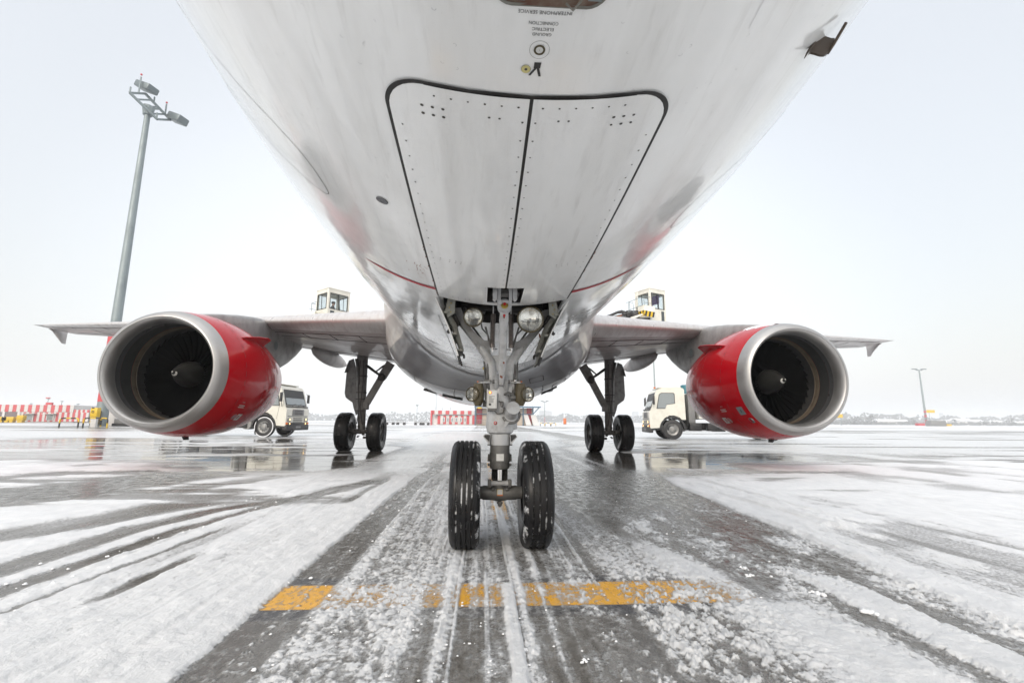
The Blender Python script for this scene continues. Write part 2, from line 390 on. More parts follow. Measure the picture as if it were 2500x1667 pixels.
#=====SPLIT_GROUND
# ------------------------------------------------------------------ ground
def _h(ix, iy, seed):
    n = (ix.astype(np.int64)*374761393 + iy.astype(np.int64)*668265263 + seed*1442695041) & 0xffffffff
    n = ((n ^ (n >> 13))*1274126177) & 0xffffffff; n = n ^ (n >> 16)
    return (n & 0xffff)/65535.0
def vn(x, y, seed=0):
    ix = np.floor(x); iy = np.floor(y); fx = x-ix; fy = y-iy
    fx = fx*fx*(3-2*fx); fy = fy*fy*(3-2*fy)
    a = _h(ix, iy, seed); b = _h(ix+1, iy, seed); c = _h(ix, iy+1, seed); d = _h(ix+1, iy+1, seed)
    return (a*(1-fx)+b*fx)*(1-fy) + (c*(1-fx)+d*fx)*fy
def fbm(x, y, seed=0, oct=4, g=.5):
    s = 0; a = 1; t = 0
    for i in range(oct):
        s = s + a*vn(x, y, seed+i*17); t += a; a *= g; x = x*2.03+5.1; y = y*2.03+1.7
    return s/t
def ss(a, b, x): t = np.clip((x-a)/(b-a), 0, 1); return t*t*(3-2*t)
def band(x, a, b, s): return ss(a-s, a+s, x)*(1-ss(b-s, b+s, x))

def make_ground():
    xs = list(np.arange(0, 3.3, .0075)); d = .0075
    while xs[-1] < 2400: d = min(d*1.045, 150); xs.append(xs[-1]+d)
    xs = np.array([-v for v in reversed(xs[1:])] + xs)
    ys = [-4.5, -4.0, -3.6, -3.2, -3.0, -2.85, -2.75, -2.65]
    while ys[-1] < 2400:
        dd = max(.8, ys[-1]+3.63); ys.append(ys[-1]+min(max(.006, .58*dd*dd/422), .10*dd, 200))
    ys = np.array([-350, -200, -120, -40, -15, -8] + ys)
    X, Y = np.meshgrid(xs, ys); nx = len(xs); ny = len(ys)
    D = Y+3.63
    # --- snow cover amount 0..1 -------------------------------------------------
    wx = X + .05*(fbm(X*1.1, Y*.35, 3, 3)-.5) + .012*(fbm(X*6, Y*1.2, 9, 2)-.5)
    cov = 1.0 + .25*(fbm(X*1.2, Y*.35, 11, 4)-.5)
    streak = fbm(wx*16, Y*.28, 21, 4, .62)                    # fine scraped lines parallel to the taxi line
    streak2 = fbm(wx*5, Y*.22, 31, 4, .6)
    speck = fbm(X*42, Y*34, 41, 4, .7)
    clump = fbm(X*9, Y*6.5, 51, 5, .65)
    # left tyre track
    fringe = .035*(fbm(X*9, Y*26, 23, 3)-.5)+.02*(speck-.5)
    t1 = band(wx+fringe, -1.205, -.955, .02)*(1-.35*ss(4, 7, Y))
    cov = cov - t1*(.90 - .26*ss(.45, .7, streak) - .42*ss(.52, .66, speck) - .25*ss(.35, .7, clump)*ss(-.6, 1, Y))
    # thin slushy snow between the left track and the middle
    tl = band(wx+fringe, -.96, -.42, .06)
    cov = cov - tl*(.20 + .55*(streak-.45) + .95*(speck-.5) + .45*(clump-.5) + .10*ss(-.2, -.8, X))
    # middle, run over by the nose wheels
    tm = band(wx, -.42, .60, .07)
    inten = np.interp(Y, [-3, -1.5, -1.1, -.7, 0, 1.5, 4, 7], [.58, .55, .50, .38, .34, .36, .36, .40])
    s3 = fbm(wx*30, Y*.16, 24, 3, .6)
    cov = cov - tm*(inten + 1.05*(streak-.5) + .55*(s3-.5) + .50*(clump-.5) + .7*(speck-.5) + .35*(streak2-.5))
    lw = .05+.06*vn(X*0+np.floor(wx*7.1+.5), Y*.35, 8)
    lines = (1-ss(lw*.6, lw*1.2, np.abs(((wx*7.1+.6*vn(X*1.2, Y*.16, 5)) % 1)-.5)))*ss(.40, .52, vn(np.floor(wx*7.1+.6*vn(X*1.2, Y*.16, 5)), Y*.55, 6)+.25*(speck-.5))
    cov = cov + tm*lines*.30*(.2+1.5*speck)*(.5+clump)
    cov = cov + band(wx+.3*fringe, -.030, .020, .012)*(1-ss(-.9, -.75, Y))*(.1+.6*clump+.5*speck)
    # speckled snow right of the middle
    tr = band(wx, .60, 1.05, .10)
    cov = cov - tr*(.16 + .30*ss(-.9, .4, Y) + 1.3*(clump-.5)*ss(.2, -1.6, Y)*.8 + .9*(speck-.5))
    cov = cov - band(wx, .35, 1.25, .2)*ss(-.2, -1.2, Y)*(.16+1.0*(speck-.5)+.5*(clump-.5))
    # broad slush lane on the right
    xl = np.interp(Y, [-2.2, -1.24, -.44, .77, 6], [1.62, 1.50, 1.25, .86, .72]) + .10*(fbm(X*2, Y*1.6, 61, 3)-.5)
    xr = np.interp(Y, [-2.2, -.97, -.27, 1.15, 3, 7.4, 20], [2.26, 2.30, 2.36, 2.50, 2.62, 3.4, 6]) + .10*(fbm(X*2, Y*.8, 71, 3)-.5)
    lane = ss(-.16, .16, wx-xl)*(1-ss(-.07, .07, wx-xr))
    iso = fbm(X*3.2, Y*2.1, 81, 5, .6)
    cov = cov - lane*(.66 + .50*(streak2-.5) - 1.5*np.maximum(iso-.46, 0)*ss(3.5, 0, Y) - 1.0*(speck-.5) - .5*(clump-.5) + .16*ss(0, 3, Y))
    cov = cov - band(Y, -1.16, -.78, .05)*band(X, .5, 1.5, .15)*(.22+.5*(speck-.5))
    cov = cov + band(wx, 1.74, 1.98, .05)*ss(-.4, -1.1, Y)*lane*.85           # the white rib between the two dark tracks
    cov = cov - ss(2.4, 3.0, X)*(1-ss(9, 14, Y))*.34*ss(.45, .68, fbm(X*1.3, Y*.55, 37, 5, .62))
    cov = cov + band(wx, 1.30, 1.62, .05)*ss(-.7, -1.3, Y)*lane*.2
    # streaks on the left
    def poly(px, py, w, st, y0, y1, nz_=.25):
        c = np.interp(Y, py, px); return (1-ss(w*.35, w*1.25, np.abs(X-c+nz_*.25*(streak2-.5)+.05*(clump-.5))))*band(Y, y0, y1, .25)*st
    dk = poly([-3.02, -3.0, -2.82, -1.95, -1.7], [-1, .7, 1.41, 2.69, 4.5], .17, .62, -.7, 5)
    dk = dk + poly([-2.64, -2.6, -2.3, -1.9], [-1, .57, 2.1, 4], .085, .66, -1.9, 3.4)
    dk = dk + poly([-2.06, -2.0], [-1, 1], .045, .8, -.95, -.22)
    dk = dk + poly([-2.35, -2.2], [-1, 2], .03, .45, -1.7, .6)
    dk = dk + poly([-1.75, -1.6], [-1, 4], .07, .5, 1.9, 4.2)
    dk = dk + poly([-4.3, -3.7, -3.1], [-.5, .7, 2.4], .42, .60, -.6, 1.9)
    dk = dk + poly([-6.6, -5.6, -5.0], [.5, 2.3, 4.2], .95, .95, 1.6, 4.6)
    dk = dk + poly([-4.1, -3.3], [2.8, 4.6], .35, .55, 2.7, 4.6)
    cov = cov - dk*(1.02 - .55*(iso-.35))
    cov = cov - band(X, -3.4, -1.3, .2)*(.13*ss(.50, .68, fbm(wx*4.2, Y*.30, 27, 5, .65)) + .12*(speck-.5)*ss(-.4, -.9, fbm(X*2, Y*1.5, 29, 3)*-1.0))
    cov = cov - band(Y, 1.8, 6.5, .6)*band(X, -9, -1.6, .4)*.55*ss(.47, .62, fbm(X*.45, Y*1.6, 28, 5, .62))
    # light scraping everywhere
    cov = cov - .16*ss(.55, .8, streak2)*(D > 0)*(1-tm)
    # streaks on the right
    cov = cov - band(X, 4.1, 5.3, .4)*band(Y, 2.6, 4.4, .4)*.5*ss(.45, .62, fbm(X*.7, Y*3, 91, 3))
    # --- middle distance: standing melt water -----------------------------------
    wv = fbm(X*.35, Y*.55, 101, 5, .55)
    wl = ss(5.0, 7.5, Y+.28*(X+6)+.9*(wv-.5)*3)*(1-ss(19, 22, Y+1.5*(wv-.5)))*ss(-2.6, -4.2, X)*ss(-24, -17, X)
    wr = ss(6.3, 8.2, Y-.05*(X-6)+.9*(wv-.5)*3)*(1-ss(18, 21.5, Y+1.5*(wv-.5)))*ss(2.6, 4.6, X)*(1-ss(7, 11, X+.25*(Y-10)))
    wm = ss(3.4, 5.6, Y+2*(wv-.5))*(1-ss(30, 60, Y))*band(X, -4.2, 4.6, 1.2)
    patch = fbm(X*.5, Y*1.1, 111, 5, .6); fl_ = fbm(X*.22, Y*2.2, 117, 5, .6)
    wg = np.clip(band(np.abs(X), 2.7, 5.2, .5)*band(Y, 5.0, 13.5, .9), 0, 1)      # puddles round the main wheels
    wet = np.clip(wl+wr+wg, 0, 1)
    fl2 = fbm(X*.30, Y*4.5, 118, 4, .6)
    brk = .70*ss(.50, .62, fl_) + .42*ss(.56, .66, fl2)
    cov = cov - wl*(1.02 - brk) - wr*(1.0 - brk) - wg*(1-wl)*(1-wr)*(.95-.5*ss(.58, .7, patch))
    slv = .66 + .30*(fl_-.5) + .5*(speck-.5) - .55*ss(.60, .68, patch)*ss(16, 6, Y) + .10*ss(8, 20, Y)
    trk = (band(wx, -1.25, -.75, .12) + band(wx, .9, 3.0, .3))*(1-ss(7, 12, Y))
    slv = slv - .42*trk*ss(.40, .60, streak2+.3*(patch-.5))
    wmm = wm*(1-wet)
    cov = cov*(1-wmm) + slv*wmm
    # thin pale slush beside the wet strips
    slL = ss(7, 10, Y)*(1-ss(60, 120, Y))*ss(6, 9, np.abs(X))
    cov = cov - slL*(1-wet)*(.16+.62*ss(.52, .68, fbm(X*.09, Y*.9, 121, 5, .6)))
    cov = cov - band(Y, 3.5, 9, 1)*ss(3.4, 4.5, np.abs(X))*.55*ss(.56, .68, fl_)*(1-wet)
    gfar = ss(24, 40, Y)
    cov = cov - gfar*.52*ss(.50, .66, fbm(X*.02, Y*.30, 131, 5, .6))
    # --- slush: thin, grey and glossy (0..1) ------------------------------------
    slush = np.clip(wm*(1-wet) + .8*slL*(1-wet), 0, 1)*(1-ss(50, 90, Y)*.9)
    cov = np.clip(cov, 0, 1.15)
    # --- paint -------------------------------------------------------------------
    paint = band(Y, -1.135, -.80, .006)*band(X, -1.45, 1.30, .03) + band(X, -.03, .12, .006)*band(Y, .95, 9, .05)
    dark = band(Y, -1.26, -.68, .012)*band(X, -1.55, 1.36, .04) + band(X, -.13, .22, .01)*band(Y, .85, 9, .05)
    # --- height -------------------------------------------------------------------
    sm = ss(.45, 1.0, cov)
    lump = fbm(X*14, Y*12, 141, 4, .6); roll = fbm(X*1.7, Y*.9, 151, 4)
    Z = sm*(.005 + .005*ss(.3, .75, lump)*ss(1.2, .5, cov) + .026*roll*ss(.8, 1.1, cov) + .006*np.maximum(lump-.45, 0)*2)
    Z = Z + .004*(lump-.5)*ss(.25, .55, cov)
    edge = ss(.55, .8, cov)*ss(1.05, .85, cov)
    Z = Z + .005*edge*ss(.35, .7, clump)
    Z = Z*(1-ss(25, 60, Y)*.8)
    ridge = np.exp(-((X-3.05-.1*(Y-2)-.35*(roll-.5))/.42)**2)*band(Y, -1, 8, 1.5)*.045*(.6+.8*clump)
    Z = Z + ridge*ss(.7, 1.0, cov) + .035*ss(.8, 1.0, cov)*ss(-3.0, -3.6, X)*ss(3.5, 5.2, Y)*(1-wl)*(.4+clump)
    for sxx in (-.255, .255):                                     # pressed flat under the tyres
        Z = np.where((np.abs(X-sxx) < .14) & (np.abs(Y) < .2), np.minimum(Z, .002), Z)
    # mound at the foot of the lighting mast and along the apron edge
    Z = Z + .28*np.exp(-((X+38)/7)**2-((Y-45.5)/2.2)**2)*(.5+roll) + .05*ss(30, 34, Y)*ss(.4, .7, fbm(X*.06, Y*.3, 161, 3))
    co = np.stack([X, Y, Z], -1).reshape(-1, 3).astype(np.float32)
    me = bpy.data.meshes.new('apron_ground')
    nq = (nx-1)*(ny-1)
    i = np.arange(ny-1)[:, None]*nx + np.arange(nx-1)[None, :]
    q = np.stack([i, i+1, i+nx+1, i+nx], -1).reshape(-1).astype(np.int32)
    me.vertices.add(nx*ny); me.vertices.foreach_set('co', co.ravel())
    me.loops.add(nq*4); me.loops.foreach_set('vertex_index', q)
    me.polygons.add(nq); me.polygons.foreach_set('loop_start', np.arange(0, nq*4, 4, dtype=np.int32))
    me.polygons.foreach_set('use_smooth', np.ones(nq, dtype=bool))
    me.update(calc_edges=True)
    for nm, arr in (('cov', cov), ('wet', wet), ('slush', slush), ('paint', paint), ('dark', dark)):
        at_ = me.attributes.new(nm, 'FLOAT', 'POINT'); at_.data.foreach_set('value', np.clip(arr, 0, 2).astype(np.float32).ravel())
    ob = bpy.data.objects.new('apron_ground', me); COL.objects.link(ob)
    # material
    M = bpy.data.materials.new('snowy_apron'); M.use_nodes = True; n = M.node_tree.nodes; l = M.node_tree.links; p = n['Principled BSDF']
    tcn = n.new('ShaderNodeTexCoord')
    def attr(x): a = n.new('ShaderNodeAttribute'); a.attribute_name = x; return a.outputs['Fac']
    def noise(scale, st=(1, 1, 1), det=6, ro=.65):
        mp = n.new('ShaderNodeMapping'); mp.inputs['Scale'].default_value = st; l.new(tcn.outputs['Object'], mp.inputs[0])
        t = n.new('ShaderNodeTexNoise'); t.inputs['Scale'].default_value = scale; t.inputs['Detail'].default_value = det; t.inputs['Roughness'].default_value = ro
        l.new(mp.outputs[0], t.inputs['Vector']); return t.outputs[0]
    def rng(s_, a, b, c=0., d_=1.):
        r = n.new('ShaderNodeMapRange')
        for i_, v in zip(('From Min', 'From Max', 'To Min', 'To Max'), (a, b, c, d_)): r.inputs[i_].default_value = v
        l.new(s_, r.inputs[0]); return r.outputs[0]
    def mth(op, a, b):
        x = n.new('ShaderNodeMath'); x.operation = op
        for i_, v in ((0, a), (1, b)):
            if isinstance(v, (int, float)): x.inputs[i_].default_value = v
            else: l.new(v, x.inputs[i_])
        return x.outputs[0]
    def mixc(f, a, b):
        x = n.new('ShaderNodeMix'); x.data_type = 'RGBA'; l.new(f, x.inputs[0])
        for i_, v in ((6, a), (7, b)):
            if isinstance(v, tuple): x.inputs[i_].default_value = (*v, 1)
            else: l.new(v, x.inputs[i_])
        return x.outputs[2]
    def mixf(f, a, b):
        x = n.new('ShaderNodeMix'); l.new(f, x.inputs[0])
        for i_, v in ((2, a), (3, b)):
            if isinstance(v, (int, float)): x.inputs[i_].default_value = v
            else: l.new(v, x.inputs[i_])
        return x.outputs[0]
    cov_, wet_, sl_ = attr('cov'), attr('wet'), attr('slush')
    fine = noise(58, (1, .8, 1), 8, .72); fib = noise(60, (1, .06, 1), 4, .6); grit = noise(170, (1, 1, 1), 4, .6)
    f = mth('ADD', mth('MULTIPLY', mth('SUBTRACT', fine, .5), 1.15), mth('MULTIPLY', mth('SUBTRACT', fib, .5), .35))
    f = mth('ADD', f, mth('MULTIPLY', mth('SUBTRACT', grit, .5), .25))
    k = mth('MULTIPLY', f, mixf(wet_, 1.0, .8))
    tot = mth('ADD', cov_, k)
    mask = rng(tot, .36, .70)
    asph = mixc(rng(noise(120, (1, 1, 1), 3), .4, .65), (.052, .050, .046), (.142, .129, .112))
    asph = mixc(rng(noise(1.3), .4, .7, 0, .6), asph, (.125, .118, .107))
    asph = mixc(mth('MULTIPLY', attr('dark'), .7), asph, (.030, .032, .040))
    asph = mixc(mth('MULTIPLY', attr('paint'), rng(noise(60, (1, .5, 1), 5), .30, .42)), asph, (.72, .37, .03))
    snowc = mixc(rng(noise(9, (1, .5, 1), 6), .35, .7), (.655, .67, .69), (.755, .765, .78))
    thin = rng(cov_, .95, .35, 0, .40)
    snowc = mixc(mth('MULTIPLY', thin, rng(fine, .35, .65)), snowc, (.45, .445, .44))
    snowc = mixc(mth('MULTIPLY', sl_, .55), snowc, (.50, .51, .52))
    asph = mixc(mth('MULTIPLY', mth('MULTIPLY', rng(cov_, .05, .42), mth('SUBTRACT', 1.0, mth('MULTIPLY', attr('paint'), .65))), rng(noise(22, (1, .25, 1), 6), .30, .62, .1, .55)), asph, (.40, .395, .385))     # thin grey film of melting slush
    c = mixc(mask, asph, snowc)
    l.new(c, p.inputs['Base Color'])
    ra = mixf(wet_, rng(noise(14, (1, .4, 1)), .35, .7, .16, .42), rng(noise(2.5, (.3, 1.6, 1), 5), .42, .62, .03, .16))
    rs = mixf(sl_, .72, .16)
    l.new(mixf(mask, ra, rs), p.inputs['Roughness'])
    p.inputs['Specular IOR Level'].default_value = .5; p.inputs['IOR'].default_value = 1.36
    bh = mth('ADD', mth('MULTIPLY', mask, mixf(sl_, .006, .001)), mth('MULTIPLY', fine, mixf(mask, .0006, mixf(sl_, .011, .0008))))
    bh = mth('MULTIPLY', bh, mixf(wet_, 1.0, .10))
    b = n.new('ShaderNodeBump'); b.inputs['Strength'].default_value = .9; b.inputs['Distance'].default_value = 1.0; l.new(bh, b.inputs['Height'])
    b2 = n.new('ShaderNodeBump'); b2.inputs['Strength'].default_value = .22; b2.inputs['Distance'].default_value = .0025; l.new(noise(1.6, (1, 3, 1), 3), b2.inputs['Height']); l.new(b.outputs[0], b2.inputs['Normal'])
    l.new(b2.outputs[0], p.inputs['Normal'])
    me.materials.append(M)
    tag(ob, kind='structure')
make_ground()

def snow_clumps():
    mb = MB(); rnd = random.Random(5)
    def lump(x, y, r):
        base = [Vector((math.cos(a)*math.cos(b_), math.sin(a)*math.cos(b_), math.sin(b_))) for b_ in (-.6, 0, .6, 1.2) for a in [2*PI*k/7 for k in range(7)]]
        vs = [v*r*rnd.uniform(.6, 1.25) for v in base] + [Vector((0, 0, r*rnd.uniform(.8, 1.1)))]
        vs = [Vector((x+v.x*1.15, y+v.y, .006+max(v.z, -.3*r)*.75+.12*r)) for v in vs]
        fs = [(i*7+k, i*7+(k+1) % 7, (i+1)*7+(k+1) % 7, (i+1)*7+k) for i in range(3) for k in range(7)] + [(21+k, 21+(k+1) % 7, 28) for k in range(7)] + [tuple(reversed(range(7)))]
        mb.add(vs, fs)
    for _ in range(140):
        lump(rnd.gauss(-.25, .42), rnd.uniform(-2.3, -.9), rnd.uniform(.002, .006))
    for _ in range(24):
        y = rnd.uniform(-1.9, 2.2); lump(np.interp(y, [-2, -1.2, -.4, .8, 2.2], [1.55, 1.48, 1.3, 1.1, 1.2])+rnd.gauss(.1, .25), y, rnd.uniform(.003, .009))
    for _ in range(50):
        y = rnd.uniform(-1.6, 5); lump(2.45+rnd.gauss(.05, .14), y, rnd.uniform(.003, .008))
    for _ in range(110):
        lump(rnd.choice((-1.24, -.9, -2.5, -2.75))+rnd.gauss(0, .09), rnd.uniform(-1.8, 3.5), rnd.uniform(.004, .011))
    for x, y, r in ((.02, -1.62, .020), (.26, -1.70, .012), (1.72, -1.30, .026), (1.66, -1.05, .024), (1.9, -1.45, .016), (1.45, -.75, .02), (1.5, -.6, .018)):
        for _ in range(14): lump(x+rnd.gauss(0, r*.6), y+rnd.gauss(0, r*.6), r*rnd.uniform(.15, .62))
    o = mb.build('snow_clumps', 'snow_white', smooth=True, angle=80, fix=False)
    tag(o, 'loose white crumbs and clods of snow scattered over the apron', 'snow', kind='stuff')
snow_clumps()
#=====SPLIT_PLANE
# ------------------------------------------------------------------ airliner
plane = thing('airliner', 'white twin-engine airliner with red engine nacelles parked head-on on the snowy apron', 'airliner', (0, 0, 0))
FV = (6.61902439, 2.38786636, 0.60366699, 1.74880137, 1.25438515, 5.768614, 0.82986925)
def sect(s):
    Lw, p, q, zb0, Cc, Lb, Db = FV
    t = min(max(s/Lw, 0), 1); w = 1.975*(1-(1-t)**p)**q
    tc_ = min(max(s/6.5, 0), 1); zc = zb0+2.07-Cc*(1-tc_)**2
    tb = min(max(s/Lb, 0), 1); zb = zb0+Db*(1-tb)**2.4
    tt = min(max(s/6.6, 0), 1); zt = zb0+4.14 - 1.9*(1-tt)**1.7
    if s < 1.0:
        k = math.sqrt(max(s, 0)); zb = zc-(zc-zb)*k**.9; zt = zc+(zt-zc)*k**.9
    if s > 22.5:
        u = (s-22.5)/11.3; w *= (1-u**1.7*.93); zb = zb0+3.15*u**1.6; zt = zb0+4.14-.75*u; zc = (zb+zt)/2+.2*(1-u)
    return w, zc, zb, zt
def fpt(s, th, off=0.0):
    """th measured from straight down, positive towards +X"""
    w, zc, zb, zt = sect(s); c = math.cos(th); h = (zc-zb) if c > 0 else (zt-zc)
    p = Vector((w*math.sin(th), s-5.07, zc-h*c))
    if off:
        nrm = Vector((math.sin(th)/max(w, .01), 0, -c/max(h, .01))).normalized(); p = p + nrm*off
    return p
def belly(x, y, off=0.0):
    w, zc, zb, zt = sect(y+5.07); return fpt(y+5.07, math.asin(max(-1, min(1, x/w))), off)

BAY_T = .2366; BAY_Y0, BAY_Y1 = -.2, .42
st = [0, .02, .05, .1, .18, .3, .45, .6, .8, 1.0, 1.2] + [1.4+.12*i for i in range(29)]
st = [s for s in st if abs(s-4.87) > .05] + [4.87, 4.98, 5.1, 5.2, 5.3, 5.4, 5.49, 5.6, 5.8, 6.0, 6.3, 6.6, 7, 7.5, 8, 9, 10, 11, 12.5, 14, 16, 18, 20, 22.5, 24, 25.5, 27, 28.5, 30, 31.2, 32.3, 33.2, 33.8]
st = [s for s in st if not (abs(s-4.45) < .05 or abs(s-4.795) < .05)] + [4.45, 4.795]
st = sorted(set(round(s, 3) for s in st))
th = sorted(set([round(-PI+2*PI*i/96, 5) for i in range(97)] + [BAY_T, -BAY_T]))
REC_T = math.asin(.127/1.93); th = [t for t in th if abs(abs(t)-REC_T) > .02] + [REC_T, -REC_T]; th.sort()
th = [t for t in th if not (abs(abs(t)-BAY_T) < .035 and abs(abs(t)-BAY_T) > 1e-6)]
mb = MB().use('white')
vs = [fpt(s, t) for s in st for t in th]; fs = []
N = len(th)
for i in range(len(st)-1):
    for k in range(N-1):
        tm_ = (th[k]+th[k+1])/2; ym = (st[i]+st[i+1])/2-5.07
        if abs(tm_) < BAY_T and BAY_Y0 < ym < BAY_Y1: continue
        if abs(tm_) < REC_T and -.62 < ym < -.275: continue
        fs.append((i*N+k, i*N+k+1, (i+1)*N+k+1, (i+1)*N+k))
mb.add(vs, fs)
fmb = mb
# dark wheel bay above the opening
mb = MB().use('bay_dark')
W = .455
for (x0, y0, x1, y1) in ((-W, BAY_Y0, W, BAY_Y0), (W, BAY_Y0, W, BAY_Y1), (W, BAY_Y1, -W, BAY_Y1), (-W, BAY_Y1, -W, BAY_Y0)):
    n_ = 8; lo = [belly(x0+(x1-x0)*i/n_, y0+(y1-y0)*i/n_, .001) for i in range(n_+1)]; hi = [Vector((p.x, p.y, 2.5)) for p in lo]; mb.grid([lo, hi])
mb.add([(-W, BAY_Y0, 2.5), (W, BAY_Y0, 2.5), (W, BAY_Y1, 2.5), (-W, BAY_Y1, 2.5)], [(0, 1, 2, 3)])
for i in range(7):
    x = -.4+.13*i; mb.bar((x, BAY_Y1-.02, 1.80), (x+.02, BAY_Y1-.02, 2.5), .02, .03)
mb.tube([(-.4, .3, 1.98), (-.1, .28, 1.93), (.2, .33, 2.0), (.42, .3, 1.94)], .016, 8); mb.tube([(-.42, .2, 2.06), (.42, .22, 2.06)], .022, 8)
mb.build('wheel_bay', None, plane, fix=False)

# strips following the belly -------------------------------------------------
def surf_n(p):
    w, zc, zb, zt = sect(p[1]+5.07); h = (zc-zb) if p[2] < zc else (zt-zc)
    return Vector((p[0]/w**2, 0, (p[2]-zc)/h**2)).normalized()
def strip(mb, pts, width, off, closed=False, sub=1):
    P = [Vector(p) for p in pts]
    if sub > 1:
        Q = []
        for i in range(len(P)-1):
            for j in range(sub): Q.append(P[i].lerp(P[i+1], j/sub))
        Q.append(P[-1]); P = Q
    n = len(P); L = []; R = []
    for i in range(n):
        a = P[(i-1) % n] if (closed or i) else P[0]; b = P[(i+1) % n] if (closed or i < n-1) else P[-1]
        nr = surf_n(P[i]); d = (b-a).normalized(); s_ = d.cross(nr).normalized()
        wd = width[i] if hasattr(width, '__len__') else width
        q = P[i] + nr*off; L.append(q - s_*wd/2); R.append(q + s_*wd/2)
    if closed: L.append(L[0]); R.append(R[0])
    mb.grid([L, R])
def smooth_pts(c, k=3):
    for _ in range(k):
        d = [c[0]]
        for i in range(len(c)-1):
            a, b = Vector(c[i]), Vector(c[i+1]); d += [a.lerp(b, .25), a.lerp(b, .75)]
        d.append(c[-1]); c = d
    return c
# forward nose gear doors ------------------------------------------------------
HW0, HW1, YF, YR = .475, .478, -2.285, -.205
def outline(side):
    """plan outline of one door: centre-front, round the outer corner, aft edge"""
    r = .13; o = [(0, YF), (.20, YF+.0)]
    for i in range(17):
        a = PI/2*i/16; o.append((HW0-r+math.sin(a)*r, YF+r-math.cos(a)*r))
    for i in range(1, 9): o.append((HW0+(HW1-HW0)*i/8, YF+r+(YR-YF-r)*i/8))
    return [(side*x, y) for x, y in o]
rv = random.Random(3)
for side in (-1, 1):
    mb = MB().use('white')
    ys_ = [YF, YF+.004, YF+.010, YF+.02, YF+.035, YF+.055, YF+.08, YF+.105, YF+.13] + [YF+.13+(YR-YF-.13)*i/22 for i in range(1, 23)]
    def xo(y):
        r = .13
        if y < YF+r: return HW0-r+math.sqrt(max(0, r*r-(YF+r-y)**2))
        return HW0+(HW1-HW0)*(y-YF-r)/(YR-YF-r)
    for (ya, yb, xi) in ((YF, -.62, .006), (-.62, -.275, .122), (-.275, YR, .006)):
        yy = [y for y in ys_ if ya < y < yb]; yy = [ya]+yy+[yb]
        rows = []; 
        for y in yy: rows.append([belly(side*(xi+(xo(y)-xi)*k/10), y, .005) for k in range(11)])
        mb.grid(rows)
        ed = [r_[-1] for r_ in rows]; mb.grid([ed, [belly(p.x, p.y, -.002) for p in ed]])
    aft = [belly(side*(.006+(HW1-.006)*k/10), YR, .005) for k in range(11)]
    mb.grid([aft, [p+Vector((0, 0, .03)) for p in aft]])
    # fasteners
    mb.use('line')
    def riv(x, y, r=.0042):
        p = belly(side*x, y, .0062); mb.disc(p, surf_n(p), r*rv.uniform(.8, 1.1), 7)
    y = YF+.20
    while y < YR-.03: riv(HW0-.032, y); y += .085
    y = YF+.10
    while y < -.66: riv(.022, y); y += .088
    x = .04
    while x < .36: riv(x, YF+.035); x += .055
    for x in (.10, .135): riv(x, YF+.09, .005)
    for x in (.29, .325, .36):
        riv(x, YF+.085, .006); riv(x, YF+.12, .006)
    for x in (.28, .31, .345, .40): riv(x, -1.0, .004); riv(x+.004, -.975, .004)
    x = .14
    while x < .45: riv(x, YR-.02, .0035); x += .032
    for x in (.25, .28, .33, .37): riv(x, YR-.07, .004); riv(x, YR-.095, .004)
    for y in (-.60, -.55, -.50, -.45, -.40, -.35, -.30): riv(.135, y, .0035)
    x = .02
    while x < .13: riv(x, -.635, .0035); x += .025
    d = mb.build('nose_gear_door', None, plane, angle=40, fix=False)
    mb = MB()
    ol = outline(side); strip(mb, [belly(x*1.011, y) for x, y in ol], [.030 if y < YF+.02 else .015+.015*max(0, 1-(y-YF-.02)/.12) for x, y in ol], .0035)
    mb.build('door_seal', 'door_seal', d, fix=False)
mb = MB(); strip(mb, [belly(0, YF+(-.62-YF)*i/20) for i in range(21)], .012, .0045); mb.build('centre_seal', 'door_seal', plane, fix=False)
# dark cut-out where the drag brace enters
mb = MB().use('bay_dark')
q4 = [(-.128, -.622), (.128, -.622), (.128, -.273), (-.128, -.273), (-.128, -.622)]
mb.grid([[belly(x, y, .002) for x, y in q4], [Vector((x, y, 2.05)) for x, y in q4]]); mb.add([(x, y, 2.05) for x, y in q4[:4]], [(0, 1, 2, 3)])
mb.tube([(.10, -.5, 1.86), (.105, -.4, 1.80), (.10, -.33, 1.79)], .01, 6)
mb.build('brace_recess', None, plane, fix=False)

# thin red stripe and the panel joints ------------------------------------------
mb = MB()
for s_, sx_ in ((-1, -1), (1, 1)):
    pts = [belly(s_*(.485+(1.0-.485)*i/16), -.362+.02*math.sin(i/5)+.03*(i/16)**3) for i in range(17)]
    strip(mb, pts, [.052 if i < 13 else .052-.011*(i-12) for i in range(17)], .002)
    mb.build('stripe', 'red_line', plane, fix=False); mb = MB()
mat('seam', (.60, .60, .60), .5)
hl = smooth_pts([(-1.52, -1.9, 0), (-1.204, -1.716, 0), (-1.09, -1.64, 0), (-1.0, -1.5, 0), (-.975, -1.30, 0), (-.982, -1.21, 0), (-1.06, -1.19, 0), (-1.25, -1.27, 0), (-1.5, -1.36, 0)], 3)
mb = MB(); strip(mb, [belly(p[0], p[1]) for p in hl], .0045, .0012); mb.build('hatch_joint', 'line', plane, fix=False)
hr = smooth_pts([(1.55, -1.5, 0), (1.3, -1.44, 0), (1.09, -1.37, 0), (.995, -1.18, 0), (.985, -1.0, 0), (1.01, -.93, 0), (1.10, -.93, 0), (1.3, -1.0, 0), (1.55, -1.1, 0)], 3)
mb = MB(); strip(mb, [belly(p[0], p[1]) for p in hr], .0045, .0012); mb.build('hatch_joint', 'line', plane, fix=False)
